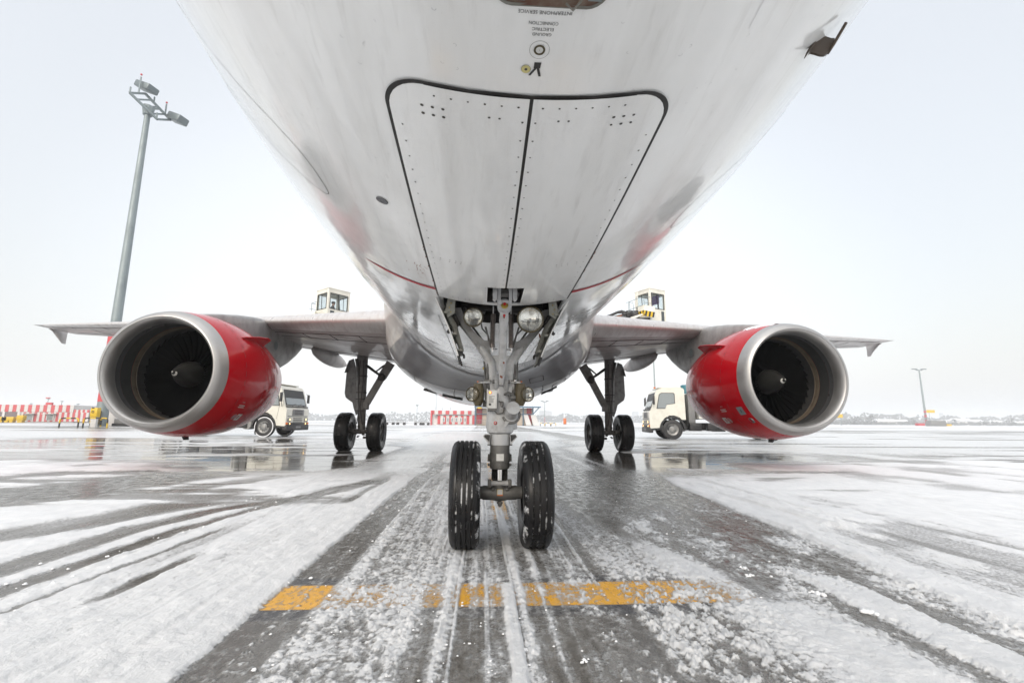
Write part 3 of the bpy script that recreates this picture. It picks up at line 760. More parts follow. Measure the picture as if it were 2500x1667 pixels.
for x0, y0, x1, y1 in ((.62, -2.75, .635, -2.45),):
    mb = MB(); strip(mb, [belly(x0+(x1-x0)*i/12, y0+(y1-y0)*i/12) for i in range(13)], .0022, .0012); mb.build('panel_joint', 'seam', plane, fix=False)
for y in (.95, 2.6, 4.2): mb = MB(); strip(mb, [belly(-1.1+2.2*i/30, y) for i in range(31)], .005, .0012); mb.build('panel_joint', 'line', plane, fix=False)
for x in (-.55, .5): mb = MB(); strip(mb, [belly(x, .5+.25*i) for i in range(16)], .005, .0012); mb.build('panel_joint', 'line', plane, fix=False)
# faint rivet rings and dents in the skin
mb = fmb; rr = random.Random(11)
mb.use('fair_light')
for i in range(130):
    x = rr.choice((-1, 1))*rr.uniform(.2, 1.05); y = rr.uniform(-2.6, -1.0)
    p = belly(x, y, .0011); nn = surf_n(p); a, b = frame_from(nn); r = rr.uniform(.004, .0065); t0 = rr.uniform(0, 6)
    L = [p+a*math.cos(t0+.35*j)*r+b*math.sin(t0+.35*j)*r for j in range(11)]; R = [p+a*math.cos(t0+.35*j)*r*.78+b*math.sin(t0+.35*j)*r*.78 for j in range(11)]
    mb.grid([L, R])
# rust and fluid stains near the left door edge
mb.use('rust_brown'); rr = random.Random(4)
for i in range(16):
    x = -.56+rr.gauss(0, .035); y = -.72+rr.gauss(0, .07); pts = [belly(x, y)]
    for j in range(3): x += rr.uniform(-.006, .012); y += rr.uniform(.004, .02); pts.append(belly(x, y))
    strip(mb, pts, [rr.uniform(.002, .008), .003, .002, .001], .0013)
for side in (-1, 1):
    for i in range(14):
        y = rr.uniform(-1.1, -.25); strip(mb, [belly(side*.49, y), belly(side*.494, y+rr.uniform(.005, .03))], rr.uniform(.003, .007), .0013)
fus = mb.build('fuselage', None, plane, angle=60, fix=False)

# markings ----------------------------------------------------------------------
def belly_text(txt, x0, y0, w, h):
    t, fs_ = text_mesh(txt); mb = MB().use('dark_text')
    mb.add([belly(x0-u*w, y0+v*h, .0013) for u, v in t], fs_)
    return mb.build('marking_text', None, plane, smooth=False, fix=False)
belly_text('INTERPHONE SERVICE', .006, -2.5695, .143, .0095)
belly_text('CONNECTION', .006, -2.5400, .080, .0088)
belly_text('ELECTRIC', .006, -2.5230, .059, .0085)
belly_text('GROUND', .005, -2.5080, .053, .0085)
mb = MB().use('line')
def ringp(cx, cy, r0, r1, off=.0013, n=32):
    L = [belly(cx+math.cos(2*PI*k/n)*r0, cy+math.sin(2*PI*k/n)*r0*.98, off) for k in range(n+1)]
    R = [belly(cx+math.cos(2*PI*k/n)*r1, cy+math.sin(2*PI*k/n)*r1*.98, off) for k in range(n+1)]
    mb.grid([L, R])
ringp(.004, -2.457, .0290, .0282)
mb.use('olive'); ringp(.004, -2.457, .0165, .0105, .002)
mb.use('label_white'); ringp(.004, -2.457, .0105, .0002, .0014)
mb.use('line'); ringp(.004, -2.457, .0012, .0001, .002, 10)
mb.build('ground_socket', None, plane, fix=False)
mb = MB().use('yellow_cap'); ringp(-.029, -2.392, .0135, .0045, .002); mb.use('line'); ringp(-.029, -2.392, .0045, .0002, .0022); ringp(-.029, -2.392, .0143, .0135, .0015)
mb.build('drain_plug', None, plane, fix=False)
mb = MB().use('dark_text')
def quad(pts): mb.add([belly(x, y, .0014) for x, y in pts], [(0, 1, 2, 3)])
quad([(-.006, -2.4165), (.0145, -2.4165), (.0130, -2.3965), (-.0065, -2.3965)])
quad([(-.0045, -2.3965), (.0035, -2.3965), (-.0135, -2.3710), (-.0205, -2.3710)])
quad([(.0025, -2.3965), (.0105, -2.3965), (.0185, -2.3690), (.0110, -2.3690)])
mb.build('socket_symbol', None, plane, smooth=False, fix=False)
# open access bay in front of the lettering
mb = MB().use('bay_brown')
def rr_pts(x0, x1, y0, y1, r, n=6):
    o = []
    for cx, cy, a0 in ((x1-r, y1-r, 0), (x0+r, y1-r, PI/2), (x0+r, y0+r, PI), (x1-r, y0+r, 1.5*PI)):
        for i in range(n+1): a = a0+PI/2*i/n; o.append((cx+r*math.cos(a), cy+r*math.sin(a)))
    return o
ac = rr_pts(-.133, .163, -2.83, -2.583, .05)
rim = [belly(x, y, .003) for x, y in ac]; inn = [Vector((p.x*.97, p.y, p.z+.09)) for p in rim]
yb_ = [-2.83+.247*(1-math.cos(PI*i/14))/2 for i in range(15)]
def bw(y): d = max(0, .05-min(y+2.83, -2.583-y)); return .05-math.sqrt(max(0, .0025-d*d))
mb.grid([[belly(-.133+bw(y)+(.296-2*bw(y))*k/12, y, .003) for k in range(13)] for y in yb_])
mb.use('door_inner'); strip(mb, [belly(x, y) for x, y in ac], .010, .004, closed=True)
mb.tube([belly(.055, -2.60, .012), belly(.075, -2.588, .018), belly(.095, -2.61, .012)], .003, 6)
mb.use('galv'); mb.box(belly(.13, -2.615, .004), (.035, .03, .006)); mb.box(belly(-.08, -2.605, .004), (.06, .02, .005))
mb.build('access_bay', None, plane, fix=False)
# round port left of the doors
mb = MB().use('core_grey'); p = belly(-.643, -1.476, .004); nn = surf_n(p)
mb.lathe(p-nn*.004, nn, [(0, .0305), (.004, .030), (.005, .026), (.005, .010), (.0025, .009), (.0025, 0.0001)], 28)
for k in range(10): a, b = frame_from(nn); mb.use('line').disc(p+nn*.0015+a*math.cos(k*.628)*.022+b*math.sin(k*.628)*.022, nn, .0014, 6)
mb.build('static_port', None, plane, fix=False)
# pitot probe on the right
mb = MB().use('probe_brown')
def PB(x, y, dY=-2.2): return at(1900+x/7.84, y/7.84, Y=dY)
pc = [PB(*q, dY=-2.22) for q in ((820, 600), (760, 700), (660, 860), (560, 1010), (505, 1115))]
mb.tube(pc, [.003, .008, .011, .008, .003], 10, flat=.45)
bl = [PB(*q, dY=-2.215) for q in ((780, 680), (900, 720), (1000, 755), (1070, 755), (1040, 850), (985, 980), (930, 1050), (870, 1075), (790, 1070), (700, 1040), (620, 1020), (575, 1050), (660, 860))]
mb.prism(bl, (.002, .010, 0))
mb.tube([PB(950, 1030, -2.215), PB(1060, 850, -2.225), PB(1160, 680, -2.24), PB(1300, 440, -2.262)], [.0045, .0055, .0055, .0055], 12)
mb.use('line').disc(PB(1300, 440, -2.2635), PB(1300, 440, -2.27)-PB(1060, 850, -2.225), .004, 10)
mb.build('pitot_probe', None, plane, fix=True)

# small blade things under the fairing handled below
# open nose gear side doors -------------------------------------------------------
for sgn, T, Bt in ((-1, A(140, 305, -.18), A(540, 1340, -.18)), (1, A(2280, 355, -.18), A(1800, 1360, -.18))):
    mb = MB().use('white')
    def pan(f, y, off=0): 
        p = T.lerp(Bt, f); d = (Bt-T).normalized(); nrm = Vector((-d.z, 0, d.x))*(1 if sgn > 0 else 1)
        bow = .035*math.sin(PI*f)*(-1 if True else 1)
        return Vector((p.x - sgn*bow*-1*.4 + off*-sgn, y, p.z))
    f_ = [i/10 for i in range(11)]
    yr = lambda f: .46 - .42*f**1.3
    mb.grid([[pan(f, -.18) for f in f_], [pan(f, yr(f)) for f in f_]])
    mb.use('door_inner'); mb.grid([[pan(f, -.18, .014) for f in f_], [pan(f, yr(f), .014) for f in f_]])
    mb.use('door_inner')
    mb.grid([[pan(f, yr(f)) for f in f_], [pan(f, yr(f), .014) for f in f_]])
    mb.use('label_white'); mb.grid([[pan(f, -.182, -.002) for f in f_], [pan(f, -.182, .008) for f in f_]])
    mb.use('door_inner')
    for f in (.22, .55, .80): mb.bar(pan(f, -.17, .03), pan(f, yr(f)-.02, .03), .03, .016)
    mb.tube([pan(.15, -.1, .035), pan(.4, -.08, .05), pan(.8, -.08, .04)], [.022, .026, .018], 8)
    mb.use('seal'); mb.bar(pan(.9, -.185, .0), pan(1.03, -.185, 0), .014, .018)
    rr = random.Random(8)
    for i in range(14):
        q = pan(rr.uniform(.1, .9), rr.uniform(-.1, .1), .045); mb.use('bay_dark').box(q, (rr.uniform(.01, .03), .03, rr.uniform(.01, .03)))
    d = mb.build('side_door', None, plane, angle=40, fix=False)
    mb = MB().use('door_inner')
    hx = T.x - sgn*.10
    mb.prism([(hx, -.15, 1.84), (hx-sgn*.055, -.15, 1.84), (hx-sgn*.05, -.15, 1.70), (hx-sgn*.0, -.15, 1.665), (hx+sgn*.02, -.15, 1.72)], (0, .02, 0))
    mb.use('bay_dark').tube([(hx-sgn*.04, -.1, 1.70), (hx-sgn*.07, -.05, 1.64), (hx+sgn*.01, 0, 1.58)], [.018, .024, .014], 8)
    mb.use('brass')
    for k in range(4): mb.sphere((hx-sgn*(.01+.012*(k % 2)), -.164, 1.81-.035*k), .005, 5)
    mb.build('hinge_bracket', None, d, fix=False)

# belly fairing ---------------------------------------------------------------------
def fair_full(Y, t):
    k = [2, 6.0, 7.0, 8.0, 9.5, 12, 14, 15.5, 17.2]
    w = np.interp(Y, k, [2.30, 2.34, 2.40, 2.42, 2.42, 2.38, 2.25, 2.05, 1.9])
    zb = np.interp(Y, k, [1.50, 1.50, 1.47, 1.44, 1.42, 1.42, 1.46, 1.58, 1.80])
    zs = np.interp(Y, k, [2.8, 2.85, 2.92, 3.0, 3.0, 3.0, 2.9, 2.8, 2.6]); e_ = 2.25
    sx_ = math.copysign(abs(math.sin(t))**(2/e_), math.sin(t)); cz = abs(math.cos(t))**(2/e_)
    if abs(t) <= PI/2: return Vector((w*sx_, Y, zs-(zs-zb)*cz))
    return Vector((w*sx_*(1-.14*(abs(t)-PI/2)), Y, zs+cz*1.1))
def fair_y0(x): return float(np.interp(abs(x), [0, .32, .62, .97, 1.22, 1.45, 1.8, 2.2], [5.30, 5.20, 5.00, 4.66, 4.36, 4.1, 3.9, 3.8]))
def fus_t(Y, t): return fpt(Y+5.07, t*.97)
def fair_pt(Y, t, off=0):
    f = fus_t(Y, t); y0 = fair_y0(f.x); g = fair_full(Y, t); k = min(1, max(0, (Y-y0)/(7.6-y0))); k = k*k*(3-2*k)*.9+.1*k
    p = f.lerp(g, k); nr = surf_n(f); return p + nr*(.03*min(1, max(0, (Y-y0)/.12))-.012)
mb = MB(); ts = [-PI*.78+PI*1.56*i/84 for i in range(85)]; rows = []
for u in [0, .004, .01, .02, .035, .05, .07, .09, .12, .15, .18, .22, .26, .30, .35, .4, .5, .6, .7, .8, .88, .94, 1]:
    r_ = []
    for t in ts:
        y0 = fair_y0(fpt(9, t*.97).x); Y = y0+(17.0-y0)*u; r_.append(fair_pt(Y, t))
    rows.append(r_)
mb.grid(rows); fair = mb.build('belly_fairing', 'fairing_tones', plane, angle=50, fix=False)
mb = MB()
fl = smooth_pts([(-1.27, 4.30, 0), (-1.22, 4.387, 0), (-.971, 4.66, 0), (-.62, 5.0, 0), (-.32, 5.22, 0), (0, 5.3, 0), (.32, 5.2, 0), (.6, 4.98, 0), (.93, 4.66, 0), (1.22, 4.35, 0), (1.27, 4.3, 0)], 2)
strip(mb, [belly(p[0], p[1]) for p in fl], .05, .012); mb.build('fairing_seal', 'seal', fair, fix=False)
mb = MB()
for y in (6.8, 8.0, 9.2):
    L = [fair_pt(y-.012, -1.1+2.2*i/40)-Vector((0, 0, .003)) for i in range(41)]; R = [fair_pt(y+.012, -1.1+2.2*i/40)-Vector((0, 0, .003)) for i in range(41)]; mb.grid([L, R])
for t in (-.75, -.3, .1, .5, .85):
    mb.grid([[fair_pt(6.8+.2*i, t-.003)-Vector((0, 0, .003)) for i in range(13)], [fair_pt(6.8+.2*i, t+.003)-Vector((0, 0, .003)) for i in range(13)]])
for (x0, x1, y0, y1) in ((.38, .52, 6.0, 6.35), (.62, .80, 7.1, 7.5)):
    c4 = [fair_pt(y, t)-Vector((0, 0, .004)) for t, y in ((x0, y0), (x1, y0), (x1, y1), (x0, y1), (x0, y0))]
    for i in range(4): mb.bar(c4[i], c4[i+1], .016, .004)
mb.build('fairing_joint', 'line', fair, fix=False)
# NACA scoops and small fins under the fairing
for t, Y, s_ in ((-.335, 8.1, .26), (.64, 8.1, .26)):
    mb = MB().use('black_paint'); p = fair_pt(Y, t)
    def fp(du, dv): q = fair_pt(Y+dv, t+du); return q-Vector((0, 0, .004))
    mb.add([fp(-.10, .12), fp(.10, .12), fp(.10, .05), fp(.03, -.18), fp(-.03, -.18), fp(-.10, .05)], [(0, 1, 2, 3, 4, 5)])
    mb.add([fp(-.11, .10), fp(.11, .10), fp(.11, .10)-Vector((0, 0, .05)), fp(-.11, .10)-Vector((0, 0, .05))], [(0, 1, 2, 3)])
    mb.build('air_scoop', None, fair, fix=False)
mb = MB().use('gear_dark'); mb.tube([at(1035, 950, Y=9.2), at(1066, 959.5, Y=9.2)], [.05, .045], 8, flat=.7); mb.build('drain_mast', None, fair)
for q_ in ((1131, 966), (1336, 952)):
    mb = MB().use('fair_grey'); mb.sphere(at(*q_, Y=9.6), .13, 8, (1.3, 3, .5)); mb.build('blister_fairing', None, fair)

# wings ---------------------------------------------------------------------------
def wing_sta(x):
    le = np.interp(x, [1.6, 17], [5.56, 14.87]); te = np.interp(x, [1.6, 6.4, 17], [12.25, 12.7, 16.35])
    zl = np.interp(x, [1.6, 6.4, 17], [2.90, 3.36, 4.38]); zt = np.interp(x, [1.6, 3, 4, 5.7, 6.4, 17], [2.62, 2.80, 2.95, 3.22, 3.33, 4.30])
    tk = np.interp(x, [1.6, 6.4, 17], [.150, .12, .105]); return le, te, zl, zt, tk
def foil(u, lower):
    t = 5*(.2969*math.sqrt(u)-.126*u-.3516*u*u+.2843*u**3-.1036*u**4)
    return (-.62 if lower else 1.0)*t
def wpt(x, u, lower):
    le, te, zl, zt, tk = wing_sta(x); c = te-le
    return Vector((x, le+u*c, zl+(zt-zl)*u + foil(u, lower)*tk*c))
US = [0, .002, .006, .012, .022, .035, .05, .075, .11, .16, .23, .32, .42, .54, .66, .78, .90, 1.0]
XS = [1.6, 2.0, 2.6, 3.2, 4, 5, 6, 6.4, 7.5, 9, 10.5, 12, 13.5, 15, 16.2, 16.7]
def make_wing(s_):
    mb = MB().use('wing_grey'); mb.use('slat_metal'); mb.use('wing_grey'); mb.use('white')
    rows = []
    for x in XS:
        rows.append([wpt(x, u, True) for u in reversed(US)] + [wpt(x, u, False) for u in US[1:]])
    rows = [[Vector((s_*p.x, p.y, p.z)) for p in r] for r in rows]
    n = len(rows[0]); o = len(mb.v); mb.v += [tuple(p) for r in rows for p in r]; nu = len(US)
    for i in range(len(rows)-1):
        for k in range(n-1):
            ku = min(abs(k-(nu-1)), abs(k+1-(nu-1)))
            m_ = 1 if ku <= 6 else (2 if k > nu-1 else 0)
            f = (o+i*n+k, o+i*n+k+1, o+(i+1)*n+k+1, o+(i+1)*n+k); mb.f.append(list(f if s_ > 0 else reversed(f))); mb.m.append({0: 0, 1: 1, 2: 2}[m_])
    # raked tip
    tip = []
    for u in (0, .25, .5, .75, 1.0):
        a = wpt(16.7, u, False); b_ = wpt(16.7, u, True); tip.append((a+b_)/2)
    ext = [Vector((s_*(16.7+.45*(1-k*.25)**1.2), p.y+.12, p.z+.02)) for k, p in enumerate(tip)]
    up = [Vector((s_*p.x, p.y, p.z)) for p in [wpt(16.7, u, False) for u in (0, .25, .5, .75, 1.0)]]
    lo = [Vector((s_*p.x, p.y, p.z)) for p in [wpt(16.7, u, True) for u in (0, .25, .5, .75, 1.0)]]
    mb.use('wing_grey'); mb.grid([up, ext]); mb.grid([ext, lo])
    w_ = mb.build('wing', None, plane, angle=50, fix=False)
    # lower surface joints: slat line, panels
    jb = MB()
    def jl(a, b, w=.012):
        n_ = 10; L = []
        for i in range(n_+1):
            x = a[0]+(b[0]-a[0])*i/n_; u = a[1]+(b[1]-a[1])*i/n_; p = wpt(x, u, True); L.append(Vector((s_*p.x, p.y, p.z-.004)))
        jb.tube(L, w/2, 5)
    for seg in ((2.3, 5.6), (6.1, 16.3)): jl((seg[0], .115), (seg[1], .115), .014)
    for x in (3.0, 3.8, 4.6, 9, 11, 13, 15): jl((x, .115), (x-.1, .20))
    jl((2.3, .2), (5.4, .19), .01); jl((6.2, .62), (16, .66), .014); jl((2.6, .70), (6, .68), .014)
    for x in (8, 10, 12, 14): jl((x, .2), (x, .62))
    jb.build('panel_line', 'line', w_, fix=False)
    # slat end step at the pylon
    # flap track fairings
    for x, y0, y1, r in ((5.15, 10.2, 13.9, .27), (8.6, 11.0, 14.6, .20), (12.0, 12.9, 15.9, .17)):
        zt_ = wing_sta(x)[3]; cb = MB().use('wing_grey'); rows_ = []
        for i in range(13):
            q = i/12; rad = r*math.sin(PI*min(1, q*1.02+.02))**.55 if 0 < q < 1 else .01
            c = Vector((s_*x, y0+(y1-y0)*q, zt_-.05-r*.55-.05*q)); rows_.append([c+Vector((math.cos(t)*rad*.62, 0, math.sin(t)*rad)) for t in [2*PI*k/16 for k in range(16)]])
        cb.grid(rows_, closed=True); cb.build('flap_track_fairing', None, w_)
    # tip fence, lower half
    fb = MB().use('wing_grey'); x = s_*16.55; z = 4.27
    fpx = [(119, 802, 15.2), (128, 808, 15.35), (137, 816, 15.5), (145, 827, 15.7), (151, 838, 15.9), (159, 840, 16.15), (161, 826, 16.2), (166, 804, 16.2)]
    poly_ = [Vector((-s_*p.x, p.y, p.z)) for p in [at(a, b, Y=y_) for a, b, y_ in fpx]]
    fb.prism(poly_, (.03, 0, 0)); fb.build('tip_fence', None, w_)
    if s_ > 0: return
for s_ in (-1, 1): make_wing(s_)
# wing root seal ring
for s_ in (-1, 1):
    mb = MB(); pts = [wpt(2.12, u, True) for u in (.10, .06, .035, .012, .002, 0)] + [wpt(2.12, u, False) for u in (.006, .022, .05)]
    mb.tube([Vector((s_*p.x, p.y-.004, p.z)) for p in pts], .012, 6); mb.build('root_seal', 'line', plane)
# tail
mb = MB().use('white')
for s_ in (-1, 1):
    r0 = [Vector((s_*.2, 25.2+3.3*u, 5.15+foil(u, False)*.34*k)) for k in (1,) for u in US] + [Vector((s_*.2, 25.2+3.3*u, 5.15-foil(u, False)*.34)) for u in reversed(US)]
    r1 = [Vector((s_*6.1, 28.2+1.3*u, 5.75+foil(u, False)*.12)) for u in US] + [Vector((s_*6.1, 28.2+1.3*u, 5.75-foil(u, False)*.12)) for u in reversed(US)]
    mb.grid([r0, r1], closed=True); mb.add(r1, [tuple(range(len(r1)))])
mb.build('tailplane', None, plane)
mb = MB().use('engine_red')
r0 = [Vector((foil(u, False)*.5, 22.3+5.8*u, 5.5)) for u in US] + [Vector((-foil(u, False)*.5, 22.3+5.8*u, 5.5)) for u in reversed(US)]
r1 = [Vector((foil(u, False)*.2, 26.7+2.2*u, 11.6)) for u in US] + [Vector((-foil(u, False)*.2, 26.7+2.2*u, 11.6)) for u in reversed(US)]
mb.grid([r0, r1], closed=True); mb.add(r1, [tuple(range(len(r1)))]); mb.build('tail_fin', None, plane)

# engines ---------------------------------------------------------------------------
EZ, EY = 1.735, 4.70
def rout(a): return np.interp(a, [0, .02, .06, .13, .25, .45, .8, 1.2, 1.7, 2.2, 2.6, 2.85], [.935, .975, 1.01, 1.04, 1.075, 1.11, 1.155, 1.165, 1.14, 1.06, .965, .90])
def rin(a): return np.interp(a, [0, .02, .06, .12, .22, .35, .6, .8], [.935, .905, .880, .862, .852, .855, .87, .875])
def make_engine(s_, label):
    X = s_*5.70; O_ = Vector((X, EY, EZ)); ax = Vector((0, 1, 0))
    seg = 96
    mb = MB().use('engine_red'); aa = [.22, .24, .3, .4, .5, .6, .7, .8, .95, 1.1, 1.3, 1.5, 1.7, 1.9, 2.1, 2.3, 2.5, 2.65, 2.85]
    mb.lathe(O_, ax, [(a, float(rout(a))) for a in aa] + [(2.85, .86), (2.3, .90)], seg)
    e_ = mb.build('engine', None, plane, angle=30, fix=True); e_['label'] = label
    mb = MB().use('lip_metal')
    pr = [(a, float(rin(a))) for a in (.24, .18, .12, .08, .05, .03, .015, .005)] + [(-.002, .928), (0, .94)] + [(a, float(rout(a))+(.0 if a < .2 else .001)) for a in (.008, .02, .04, .06, .09, .13, .18, .225)]
    mb.lathe(O_, ax, pr, seg); mb.build('inlet_lip', None, e_, angle=60)
    mb = MB().use('duct_grey'); mb.lathe(O_, ax, [(.24, float(rin(.24))), (.3, .853), (.36, .855)], seg)
    mb.use('duct_perf'); mb.lathe(O_, ax, [(.363, .856), (.50, .864), (.64, .870)], seg)
    mb.use('duct_brown'); mb.lathe(O_, ax, [(.642, .868), (.66, .862), (.76, .864), (.77, .858)], seg)
    mb.use('duct_perf'); mb.lathe(O_, ax, [(.77, .858), (.95, .862), (1.15, .85)], seg)
    mb.build('inlet_duct', None, e_)
    mb = MB().use('fan_black'); nb = 36
    for k in range(nb):
        t = 2*PI*k/nb; rows = []
        for j in range(7):
            q = j/6; r = .24+(.852-.24)*q; tw = .5+.62*q; ch = .15+.06*q; sw = .10*q*q
            rad = Vector((math.cos(t+sw), 0, math.sin(t+sw))); tan = Vector((-math.sin(t+sw), 0, math.cos(t+sw)))
            c = O_+rad*r+Vector((0, .98, 0)); d_ = tan*math.sin(tw)+Vector((0, math.cos(tw), 0))
            rows.append([c-d_*ch/2, c+Vector((0, .006, 0)), c+d_*ch/2])
        mb.grid(rows)
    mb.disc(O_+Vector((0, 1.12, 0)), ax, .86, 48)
    mb.build('fan', None, e_, fix=False)
    mb = MB().use('spinner_grey')
    sp = [(.40, .001), (.405, .014), (.42, .028), (.47, .058), (.54, .097), (.62, .140), (.70, .182), (.78, .218), (.86, .240), (1.0, .25)]
    mb.lathe(O_, ax, sp, 48)
    mb.use('white_mark')                                        # curved comma on the cone
    rows = [[], []]
    for j in range(15):
        q = j/14; a = .425+.05*q; t = (.2 if s_ < 0 else 2.6)+s_*-4.2*q*-1; wd = .034*math.sin(PI*min(1, q+.12))**.6+.002
        for i, aa_ in enumerate((a, a+wd)):
            r = float(np.interp(aa_, [x_[0] for x_ in sp], [x_[1] for x_ in sp]))+.003
            rows[i].append(O_+Vector((math.cos(t)*r, aa_, math.sin(t)*r)))
    mb.grid(rows); mb.disc(O_+Vector((0, .397, 0)), ax, .010, 12)
    mb.build('spinner', None, e_, fix=False)
    mb = MB().use('core_grey'); mb.lathe(O_, ax, [(2.2, .72), (2.85, .68), (3.2, .58), (3.6, .46), (3.62, .40), (3.0, .35)], 48); mb.lathe(O_, ax, [(3.2, .32), (3.7, .28), (4.1, .08), (4.15, .001)], 32)
    mb.build('exhaust_core', None, e_)
    # cowl joints
    mb = MB()
    def rj(a, t0, t1, w=.008):
        n_ = 40; L = []; R = []
        for i in range(n_+1):
            t = t0+(t1-t0)*i/n_
            for q, lst in ((a-w/2, L), (a+w/2, R)):
                r = float(rout(q))+.0025; lst.append(O_+Vector((math.cos(t)*r, q, math.sin(t)*r)))
        mb.grid([L, R])
    rj(.70, -PI, PI, .012); rj(1.5, -PI, PI, .012); rj(2.25, -PI, PI, .012)
    for t in (PI*.62, PI*.38, -PI/2+.03, -PI/2-.03):
        mb.grid([[O_+Vector((math.cos(t-.003)*(float(rout(a))+.0025), a, math.sin(t-.003)*(float(rout(a))+.0025))) for a in [.7+.1*i for i in range(21)]],
                 [O_+Vector((math.cos(t+.003)*(float(rout(a))+.0025), a, math.sin(t+.003)*(float(rout(a))+.0025))) for a in [.7+.1*i for i in range(21)]]])
    mb.build('cowl_joint', 'engine_joint', e_, fix=False)
    # strake on the inboard shoulder
    ti = math.radians(38) if s_ < 0 else math.radians(142)
    dr = Vector((math.cos(ti), 0, math.sin(ti)))
    def cp(a, ex): return O_+dr*(float(rout(a))+ex)+Vector((0, a, 0))
    mb = MB().use('engine_red'); tn = Vector((-math.sin(ti), 0, math.cos(ti)))*.014
    mb.prism([cp(.78, -.02), cp(.95, .05), cp(1.3, .15), cp(1.62, .22), cp(1.78, .21), cp(1.80, -.02)], tn); mb.build('strake', None, e_)
    # placards on the inboard lower flank, as on the photo
    def ep(a, t, off=.004): r = float(rout(a))+off; return O_+Vector((math.cos(t)*r, a, math.sin(t)*r))
    side = 0 if s_ < 0 else PI
    sg = -1 if s_ < 0 else 1
    def patch(m_, a0, a1, d0, d1, n_=4, off=.004):
        mb.use(m_); t0 = side+sg*math.radians(d0); t1 = side+sg*math.radians(d1)
        mb.grid([[ep(a0+(a1-a0)*i/n_, t0+(t1-t0)*j/n_, off) for j in range(n_+1)] for i in range(n_+1)])
    mb = MB()
    if s_ > 0:
        patch('galv', .34, .50, 29, 38); patch('black_paint', .40, .43, 32, 35, 2, .006)
        mb.use('core_grey'); c = ep(.36, side+sg*math.radians(46)); nn = Vector((math.cos(side+sg*math.radians(46)), 0, math.sin(side+sg*math.radians(46)))); mb.lathe(c-nn*.01, nn, [(0, .065), (.014, .063), (.016, .045), (.006, .04), (.006, .001)], 20)
    mb.build('access_panel', None, e_, fix=False) if s_ > 0 else None; mb = MB()
    patch('label_white', 1.05, 1.20, 39, 46.5); patch('bld_crimson', 1.08, 1.13, 40.5, 44.5, 3, .006)
    mb.build('placard', None, e_, fix=False); mb = MB()
    mb.use('label_white'); c = ep(.97, side+sg*math.radians(42.5)); nn = Vector((math.cos(side+sg*math.radians(42.5)), 0, math.sin(side+sg*math.radians(42.5)))); a_, b_ = frame_from(nn)
    for r0, r1 in ((.062, .054), (.038, .001)): mb.grid([[c+a_*math.cos(j*.3307)*r+b_*math.sin(j*.3307)*r for j in range(20)] for r in (r0, r1)])
    patch('bld_crimson', .955, .985, 41, 44, 2, .007)
    mb.build('placard', None, e_, fix=False)
    for i, (txt, a0, dg, w, h) in enumerate((('CAUTION', .93, 27.0, .09, .020),)):
        t_, f_ = text_mesh(txt); mb = MB().use('label_white')
        mb.add([ep(a0+(-u if s_ > 0 else u)*w, side+sg*math.radians(dg)-sg*v*h/1.15, .004) for u, v in t_], f_); mb.build('warning_text', None, e_, smooth=False, fix=False)
    mb = MB()
    for d0 in (29.4, 31.3): patch('label_white', .83, 1.03, d0, d0+.7, 3)
    mb.build('placard', None, e_, fix=False)
    if s_ > 0:                                                   # wet snow left on top of the cowl
        mb = MB().use('snow_white'); rw = random.Random(9)
        rows = []
        for i in range(16):
            a = .24+.62*i/15; hw_ = (.13+.04*math.sin(i*1.3))*math.sin(PI*(i+.6)/16.6)**.4; t0 = math.radians(100+12*i/15)
            rows.append([O_+Vector((math.cos(t)*(float(rout(a))+.012*math.sin(PI*j/8)+.001), a, math.sin(t)*(float(rout(a))+.012*math.sin(PI*j/8)+.001))) for j, t in enumerate([t0-hw_+2*hw_*jj/8+rw.uniform(-.012, .012) for jj in range(9)])])
        mb.grid(rows); mb.build('snow_patch', None, e_, fix=False)
    # drain mast below
    mb = MB().use('seal'); mb.prism([O_+Vector((0, .9, -1.14)), O_+Vector((0, 1.08, -1.14)), O_+Vector((0, 1.10, -1.22)), O_+Vector((0, .98, -1.22))], (.03, 0, 0)); mb.build('drain_outlet', None, e_)
    # pylon
    mb = MB().use('pylon_grey'); rows = []
    for y, w, zb, zt in ((5.45, .04, 2.82, 2.86), (5.7, .13, 2.80, 2.93), (6.1, .20, 2.78, 3.03), (6.8, .24, 2.70, 3.17), (7.5, .26, 2.55, 3.28), (8.0, .27, 2.40, 3.33), (8.4, .27, 2.30, 3.32), (9.0, .24, 2.20, 3.2), (9.6, .20, 2.42, 3.2), (10.2, .15, 2.7, 3.2), (10.8, .05, 3.0, 3.15)):
        zt = max(zt, zb+.02); zm = (zt+zb)/2; hh = (zt-zb)/2
        rows.append([Vector((X+w*math.copysign(abs(math.cos(t))**.35, math.cos(t)), y, zm+hh*math.copysign(abs(math.sin(t))**.35, math.sin(t)))) for t in [2*PI*k/24 for k in range(24)]])
    mb.grid(rows, closed=True); mb.add(rows[0], [tuple(range(24))])
    mb.use('line')
    mb.use('galv').disc((X-s_*.285, 8.5, 2.75), (-s_, 0, 0), .11, 18)
    mb.build('pylon', None, plane, angle=45)
mat('engine_joint', (.16, .01, .012), .5)
make_engine(-1, 'red engine nacelle on the left of the photo with bare metal inlet lip')
make_engine(1, 'red engine nacelle on the right of the photo with a snow patch on top')

mat('gear_web', (.24, .242, .245), .45, dirt=.8, dscale=9, dcol=(.09, .075, .06))
# nose gear ---------------------------------------------------------------------------
mb = MB().use('gear_grey')
YG = -.08
